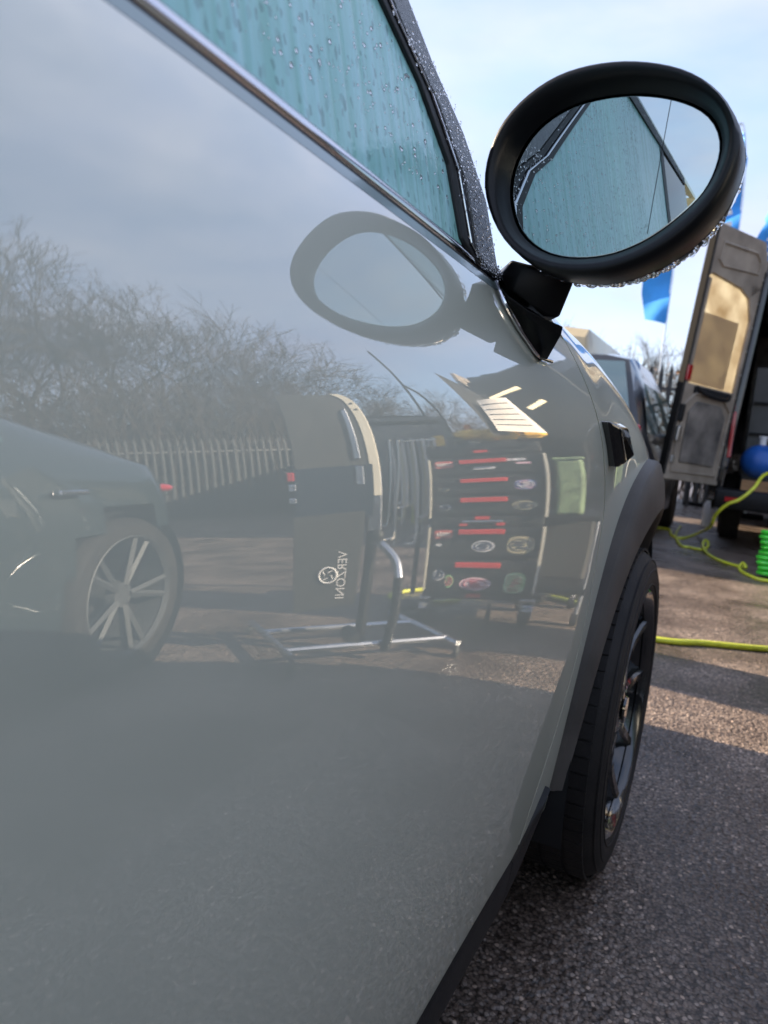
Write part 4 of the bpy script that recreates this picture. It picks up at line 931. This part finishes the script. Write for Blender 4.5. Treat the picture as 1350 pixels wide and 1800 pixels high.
# free edge of the left door ends nearest the camera
d1 = vandoor(vn, -1.04, R(180 + 58), 1)
d1.rotation_mode = 'QUATERNION'; d1.rotation_quaternion = (Matrix.Rotation(R(4.6), 3, 'Y') @ Matrix.Rotation(R(238), 3, 'Z')).to_quaternion()
d2 = vandoor(vn, 1.03, R(87), 1)
MB().box((-.885, -.05, 1.05), (.035, .03, .42)).box((-.90, -.055, 1.33), (.03, .03, .1)).build('tail_light', 'lamp_red', vn, bevel=.01)
MB().box((-.80, -.215, .47), (.12, .015, .04)).build('bumper_reflector', 'lamp_red', vn)
bl = MB().ball((.20, 7.85, .83), .17, 1, 1, .95, 28, 16).build('water_tank', 'blue', None, True); tag(bl, 'round blue tank standing on plywood in the back of the van', 'tank')
MB().lathe([(.03, 0), (.03, .07), (.04, .075), (.04, .09), (.002, .092)], 16, (.20, 7.85, .98), cap=True).build('tank_valve', 'white', bl)
pl = MB().box((.32, 7.8, .60), (.5, .35, .10)).build('plywood_block', 'wood', None, bevel=.004); tag(pl, 'plywood block under the blue tank at the van floor edge', 'plywood')
bx_ = MB().box((.5, 8.35, 1.15), (.9, .3, 1.2)).build('racking', 'fence', None, bevel=.01); tag(bx_, 'grey shelving unit standing inside the van', 'shelving')
for z in (.8, 1.1, 1.4): MB().box((.5, 8.18, z), (.86, .06, .02)).build('shelf_edge', 'dark', bx_)

# ------------------------------------------------------------------ cars ahead
def farcar(name, y0, xl, xr, ztop, label, paint, cat='car', vanlike=False):
    c = empty(name, ((xl + xr) / 2, y0, 0), 0, label, cat); hw = (xr - xl) / 2
    ys_ = [(0, .55, 0.9), (.05, .9, .97), (.12, 1.0, 1.0), (.25, .86 * ztop / 1.5 + .12, 1.0), (.55, ztop * .97, 1.), (.9, ztop, 1.), (2.0, ztop, 1.), (2.7, ztop * .9, 1), (3.2, ztop * .66, 1), (4.1, ztop * .56, .95), (4.3, .6, .85)]
    if vanlike: ys_ = [(0, ztop * .95, .96), (.08, ztop, 1), (2.8, ztop, 1), (3.4, ztop * .9, 1), (4.0, ztop * .55, .98), (4.6, ztop * .48, .95)]
    rg_ = []
    for y, zt_, k in ys_:
        bz = min(.92 if not vanlike else 1.15, zt_ - .02); a = hw * k
        tpr = .07 if vanlike else .34; half = [(-a * .98, .25), (-a, .45), (-a, .75), (-a * .97, bz), (-a * .97 + (zt_ - bz) * tpr * .45, bz + (zt_ - bz) * .6), (-a * .97 + (zt_ - bz) * tpr, zt_ - .03), (-a * .5, zt_)]
        rg_.append([(x, y, z) for x, z in half] + [(-x, y, z) for x, z in half[::-1]])
    MB().loft(rg_, True, False).build('body', paint, c, True, ang=30)
    for yy in (.8, 3.3):
        for s_ in (-1, 1): MB().lathe([(.01, 0), (.3, .0), (.32, -.03 * s_), (.32, -.18 * s_), (.01, -.19 * s_)], 32, (s_ * hw, yy, .32), 'x').build('wheel', 'tyre', c, True, ang=40)
    return c, hw
c1, hw = farcar('hatchback', 5.7, -2.3, -.60, 1.62, 'dark hatchback parked beyond the front wing, its rear window reflecting the sky', 'vandark')
zt_ = 1.56
rw = MB().loft([[(x * k, y, z) for x in np.linspace(-1, 1, 9)] for k, y, z in ((hw * .86, .18, 1.0), (hw * .80, .27, 1.20), (hw * .68, .50, 1.52))], False, False).build('rear_window', 'glassbg', c1, True)
MB().box((0, .24, 1.13), (1.3, .02, .02), rx=R(-20)).build('wiper', 'rubber', c1)
for s_ in (-1, 1):
    MB().box((s_ * (hw - .10), .06, .93), (.16, .1, .16)).build('tail_light', 'lamp_red', c1, bevel=.02)
    MB().loft([[(s_ * (hw * .97 - (z - .92) * .2 + .006), y, z) for y in (.5, 1.2, 1.9, 2.5)] for z in (.97, 1.12, 1.26, 1.36)], False, False).build('side_window', 'glassbg', c1, True)
    MB().ball((s_ * (hw + .10), 2.7, 1.02), .09, 1, .5, .7, 12, 8).build('door_mirror', 'gloss', c1, True)
c2, hw2 = farcar('delivery_van', 11.0, -4.2, -2.12, 2.55, 'cream van standing behind the dark hatchback', 'cream', 'van', True)
MB().box((0, -.0, 1.72), (1.4, .03, .6)).build('rear_window', 'glassbg', c2, bevel=.02)
MB().tube([(hw2 - .1, .02, 1.2), (hw2 - .14, .02, 2.2)], .03, 8).build('drainpipe', 'gloss', c2)
# van beyond the stand, seen in the reflection
v2 = van('dark_van', (3.75, 9.4, 0), R(-20), 'dark panel van parked beyond the panel stand, its tail lamp showing', 'vandark', .85)
MB().box((-.92, -.05, 1.2), (.1, .05, .3)).build('tail_light', 'lamp_red', v2, bevel=.01)
MB().box((0, -.02, 1.4), (1.6, .04, 1.9)).build('rear_door', 'vandark', v2, bevel=.01)

# ------------------------------------------------------------------ hoses, bottle
def hose(P, r_, name, mt, label, n_=10): o = MB().tube(bez(P, 10), r_, n_).build(name, mt, None, True, ang=180); return tag(o, label, 'hose')
G = lambda x, y, z=.012: tuple(onz(x, y, z))
def AY(x, y, Y): return tuple(ony(x, y, Y))
hose([(.55, 7.9, .75), AY(1350, 832, 7.25), AY(1325, 858, 7.0), AY(1300, 878, 6.95), AY(1278, 887, 6.95), AY(1258, 905, 7.0), AY(1248, 926, 7.2), G(1225, 938, .03), G(1198, 946), G(1180, 940), (-.62, 8.6, .012), (-1.1, 8.2, .012)], .0145, 'air_hose', 'hose', 'yellow hose trailing down from the van floor to the asphalt')
hose([G(1196, 925), G(1188, 940), G(1196, 958), G(1212, 962), G(1232, 966), G(1243, 962), G(1244, 952, .05), G(1238, 950, .06), G(1236, 962, .03), G(1246, 975), G(1270, 987), G(1300, 996), G(1311, 998, .04), G(1306, 990, .06), G(1300, 1000, .02), G(1318, 1012), G(1355, 1022), (.9, 5.9, .012)], .012, 'air_hose', 'hose', 'yellow hose curling over the sunlit asphalt in loose bends')
hose([(-1.3, 3.25, .012), (-.6, 3.4, .012), G(1148, 1123), G(1240, 1131), G(1350, 1141), (.7, 3.85, .012), (1.2, 3.75, .012), (1.35, 3.5, .012), (1.15, 3.35, .012), (.95, 3.5, .012), (1.1, 3.7, .012)], .0135, 'air_hose', 'hose', 'straight bright yellow hose lying across the ground beside the front wheel')
hp = []
c0 = np.array(onz(1356, 1018, .0)); 
for k in range(9 * 14):
    a = 2 * math.pi * k / 14; t = k / (9 * 14); hp.append((c0[0] + .095 * math.cos(a) + .01 * math.sin(k), c0[1] + .095 * math.sin(a), .018 + .33 * t))
o = MB().tube(hp, .0165, 8).build('coiled_hose', 'green', None, True, ang=180); tag(o, 'bright green coiled hose at the right edge of the photo', 'hose')
p = onz(1240, 912); o = empty('white_canister', (p[0] + .0, 9.0, 0), 0, 'white canister standing on the asphalt under the open van door', 'canister')
o.location = (onz(1240, 925)[0], onz(1240, 925)[1], 0); MB().lathe([(.05, 0), (.055, .01), (.055, .26), (.03, .30), (.028, .33)], 20, cap=True).build('canister_body', 'white', o, True); MB().lathe([(.034, .331), (.034, .36), (.002, .362)], 16, cap=True).build('cap', 'white', o, True)
# unseen wheelie bin added beyond the car to cast the shadow band on the asphalt
bn = empty('shadow_bin', (-1.55, 3.02, 0), 0, 'unseen dark grey wheelie bin added beyond the bonnet to cast a shadow band', 'bin')
MB().loft([[(sx * a, sy * b, z) for sx, sy in ((-1, -1), (1, -1), (1, 1), (-1, 1))] for a, b, z in ((.2, .19, .08), (.28, .26, .95))]).build('bin_body', 'bin', bn, bevel=.02)
MB().box((0, 0, .99), (.6, .58, .06)).build('bin_lid', 'bin', bn, bevel=.02)
for s_ in (-1, 1): MB().lathe([(.01, -.02), (.1, -.02), (.1, .02), (.01, .02)], 20, (s_ * .22, .2, .1), 'x').build('wheel', 'rubber', bn)

# ------------------------------------------------------------------ palisade fences
pale_me = None
def fence(A, B, label, H=2.3, sp=.155):
    global pale_me
    A, B = Vector((*A, 0)), Vector((*B, 0)); d = B - A; Lg = d.length; t = d.normalized(); rz = math.atan2(t.y, t.x)
    f = empty('palisade_fence', A, rz, label, 'fence')
    if pale_me is None:
        w_ = .035; pb = MB().loft([[(-w_, 0, z), (-w_ * .35, -.018, z), (w_ * .35, -.018, z), (w_, 0, z), (w_ * .35, -.014, z), (-w_ * .35, -.014, z)] for z in (.08, 2.15)]).add([(-w_, 0, 2.15), (0, -.018, 2.32), (w_, 0, 2.15), (0, -.012, 2.32)], [(0, 1, 2), (0, 3, 2)])
        o_ = pb.build('fence_pale', 'fence'); pale_me = o_.data; bpy.data.objects.remove(o_)
    n_ = int(Lg / sp)
    for k in range(n_):
        o_ = bpy.data.objects.new('fence_pale', pale_me); COL.objects.link(o_); o_.parent = f; o_.location = (k * sp, 0, rnd.uniform(-.01, .01)); o_.rotation_euler = (0, rnd.uniform(-.006, .006), 0)
    MB().box((Lg / 2, .02, .5), (Lg, .03, .05)).box((Lg / 2, .02, 1.9), (Lg, .03, .05)).build('rail', 'fence', f)
    for k in range(int(Lg / 2.75) + 1): MB().box((k * 2.75, .07, 1.1), (.06, .07, 2.2)).build('fence_post', 'fence', f)
fence((-9.0, 12.6), (6.5, 13.6), 'grey palisade fence running behind the parked vehicles')
fence((6.5, 13.6), (14.2, 3.2), 'grey palisade fence along the side of the yard, seen reflected in the door')

# ------------------------------------------------------------------ trees
def branch(mb, p, d, r_, ln, dep, rn, spread):
    n_ = 3; P = [p]; q = Vector(p); dd = Vector(d)
    for k in range(n_):
        dd = (dd + Vector((rn.gauss(0, .16), rn.gauss(0, .16), rn.gauss(.03, .10)))).normalized(); q = q + dd * ln / n_; P.append(q.copy())
    rs = [r_ * (1 - .35 * k / n_) for k in range(n_ + 1)]
    mb.tube(P, rs, 5 if dep < 2 else 3, cap=False)
    if dep >= 6: return
    if dep == 5: pass
    for k in range(rn.choice((2, 3, 3)) if dep < 4 else 4):
        t = rn.uniform(.35, 1); i = min(int(t * n_), n_ - 1); s_ = P[i].lerp(P[i + 1], t * n_ - i) if k else P[-1]
        ax_ = Vector((rn.gauss(0, 1), rn.gauss(0, 1), rn.gauss(0, 1))).normalized(); nd = (Matrix.Rotation(rn.uniform(.3, spread), 3, ax_) @ dd); nd.z += .10; nd.normalize()
        branch(mb, s_, nd, max(rs[i] * rn.uniform(.5, .68), .0045), ln * rn.uniform(.62, .85), dep + 1, rn, spread)
protos = []
for sd_ in (11, 23, 37):
    rn = random.Random(sd_); tr = empty('bare_tree', (0, 0, 0)); tk = MB(); cr_ = MB()
    tk.tube([(0, 0, -.1), (.03, .0, .9), (-.03, .05, 1.7)], [.15, .11, .09], 8).build('trunk', 'bark', tr, True)
    for k in range(6):
        a = 2 * math.pi * k / 6 + rn.random(); branch(cr_, Vector((-.02, .03, 1.0 + .12 * k)), Vector((math.cos(a) * .8, math.sin(a) * .8, .9)), .042, 1.6, 1, rn, .95)
    cr_.build('crown', 'twig', tr, fix=False); protos.append(tr)
used = [False] * 3
def tree(x, y, s_, label, grp=None):
    k = rnd.randrange(3); src = protos[k]
    o_ = src if not used[k] else copy_tree(src); used[k] = True
    o_.location = (x, y, 0); o_.rotation_euler = (0, 0, rnd.uniform(0, 6.28)); o_.scale = (s_, s_, s_ * rnd.uniform(.9, 1.05)); tag(o_, label, 'tree', grp)
G1 = 'bare trees behind the side fence'
TL = ['tall bare tree behind the parked blue car roof', 'tallest bare tree at the left edge of the reflection', 'broad bare tree above the blue car in the reflection', 'bare tree above the tail of the parked blue car', 'bare tree just right of the blue car, reflected above the fence', 'mid sized bare tree halfway between blue car and panel stand', 'bare tree directly left of the panel stand top', 'low bare tree behind the black panel stand', 'small bare tree between the panel stand and the tool chest', 'smallest bare tree behind the rods of the tool chest', 'bare tree farthest behind the photographer']
for az, dist, s_ in ((58, 17, 1.9), (52, 19, 2.1), (47, 18, 1.95), (42.5, 19, 1.85), (38.5, 18.5, 1.6), (35, 19, 1.45), (31, 20, 1.25), (27, 20, 1.05), (23, 19, .85), (19, 19, .8), (62, 18, 2.0)):
    tree(dist * math.sin(R(az)), dist * math.cos(R(az)), s_, TL.pop(0), G1)
tree(-2.6, 16.5, .62, 'small bare tree above the hatchback roof', None)
tree(-1.3, 15.6, .55, 'bare shrubby tree with brown leaves between the two blue flags', None)
tree(-4.6, 17, .7, 'bare tree behind the cream van', None)
def bramble(x0, x1, y0, y1, h, n_, seed, name, label, fr0=.25):
    rn = random.Random(seed); mb = MB(); lf = MB()
    for k in range(n_):
        t = rn.random(); x = x0 + (x1 - x0) * t + rn.uniform(-1, 1); y = y0 + (y1 - y0) * t + rn.uniform(-1, 1); hh = h * rn.uniform(.5, 1.1)
        mb.tube([(x, y, 0), (x + rn.gauss(0, .15), y + rn.gauss(0, .15), hh * .5), (x + rn.gauss(0, .4), y + rn.gauss(0, .4), hh)], [.012, .009, .004], 3, cap=False)
        for j in range(5):
            px_, py_, pz = x + rn.gauss(0, .35), y + rn.gauss(0, .35), hh * rn.uniform(.1, 1.0); s_ = rn.uniform(.03, .07); a = rn.uniform(0, 6.28); b = rn.uniform(-1, 1)
            lf.add([(px_, py_, pz), (px_ + s_ * math.cos(a), py_ + s_ * math.sin(a), pz + s_ * b), (px_ + s_ * (math.cos(a) - math.sin(a)), py_ + s_ * (math.sin(a) + math.cos(a)), pz + s_ * b), (px_ - s_ * math.sin(a), py_ + s_ * math.cos(a), pz)], [(0, 1, 2, 3)])
    o_ = mb.build(name, 'twig', None, fix=False); tag(o_, label, 'undergrowth', kind='stuff'); l_ = lf.build('leaves', 'ivy' if h > 2.6 else 'leaf', o_, fix=False); l_['kind'] = 'stuff'
bramble(7.6, 16, 14.5, 4.5, 4.4, 5200, 5, 'undergrowth', 'dark tangle of bramble behind the side fence')
bramble(0, 7.5, 15.5, 15, 2.7, 1500, 6, 'undergrowth', 'bramble behind the corner of the fence')
bramble(-6, .5, 14.6, 14.8, 2.5, 420, 8, 'undergrowth', 'brown leafed brambles behind the fence ahead')

# ------------------------------------------------------------------ feather flags
def flag(x, y, top, wd, ht, label):
    f = empty('feather_flag', (x, y, 0), 0, label, 'flag')
    P = bez([(0, 0, 0), (0, 0, top * .6), (-.03 * wd, 0, top * .85), (-.35 * wd, 0, top), (-.75 * wd, 0, top * .985)], 10)
    MB().tube(P, .018, 8).build('flag_pole', 'alu', f, True); MB().box((0, 0, .03), (.5, .5, .06)).build('flag_base', 'dark', f)
    rows = []
    for k in range(22):
        t = k / 21; z = top - .04 - ht * t; xo = float(np.interp(z, [p[2] for p in P[:21]], [p[0] for p in P[:21]])) if z < top * .93 else -.30 * wd * ((z - top * .8) / (top * .2))
        wl = wd * (math.sin(min(1, (t + .06) * 1.9) * math.pi / 2)) * (1 - .25 * max(0, t - .75) * 4)
        rows.append([(xo - wl * u, .05 * math.sin(5 * z + 3 * u), z + .15 * u * (t - .5)) for u in np.linspace(0, 1, 7)])
    MB().loft(rows, False, False).build('flag_cloth', 'flag', f, True)
    lt = MB()
    for k in range(4): MB().box((-wd * .42, -.06, top - ht * (.30 + .055 * k)), (wd * .34 * (1 if k % 2 else .7), .005, ht * .022), ry=-.25).build('printed_mark', 'white', f)
flag(-1.62, 14.4, 5.2, .50, 2.0, 'blue feather flag, left one of the two left of the open van door')
flag(-.62, 13.9, 6.3, .42, 3.4, 'blue feather flag just left of the open van door')
flag(.12, 12.4, 4.75, .42, 1.9, 'blue feather flag at the right edge above the van door')
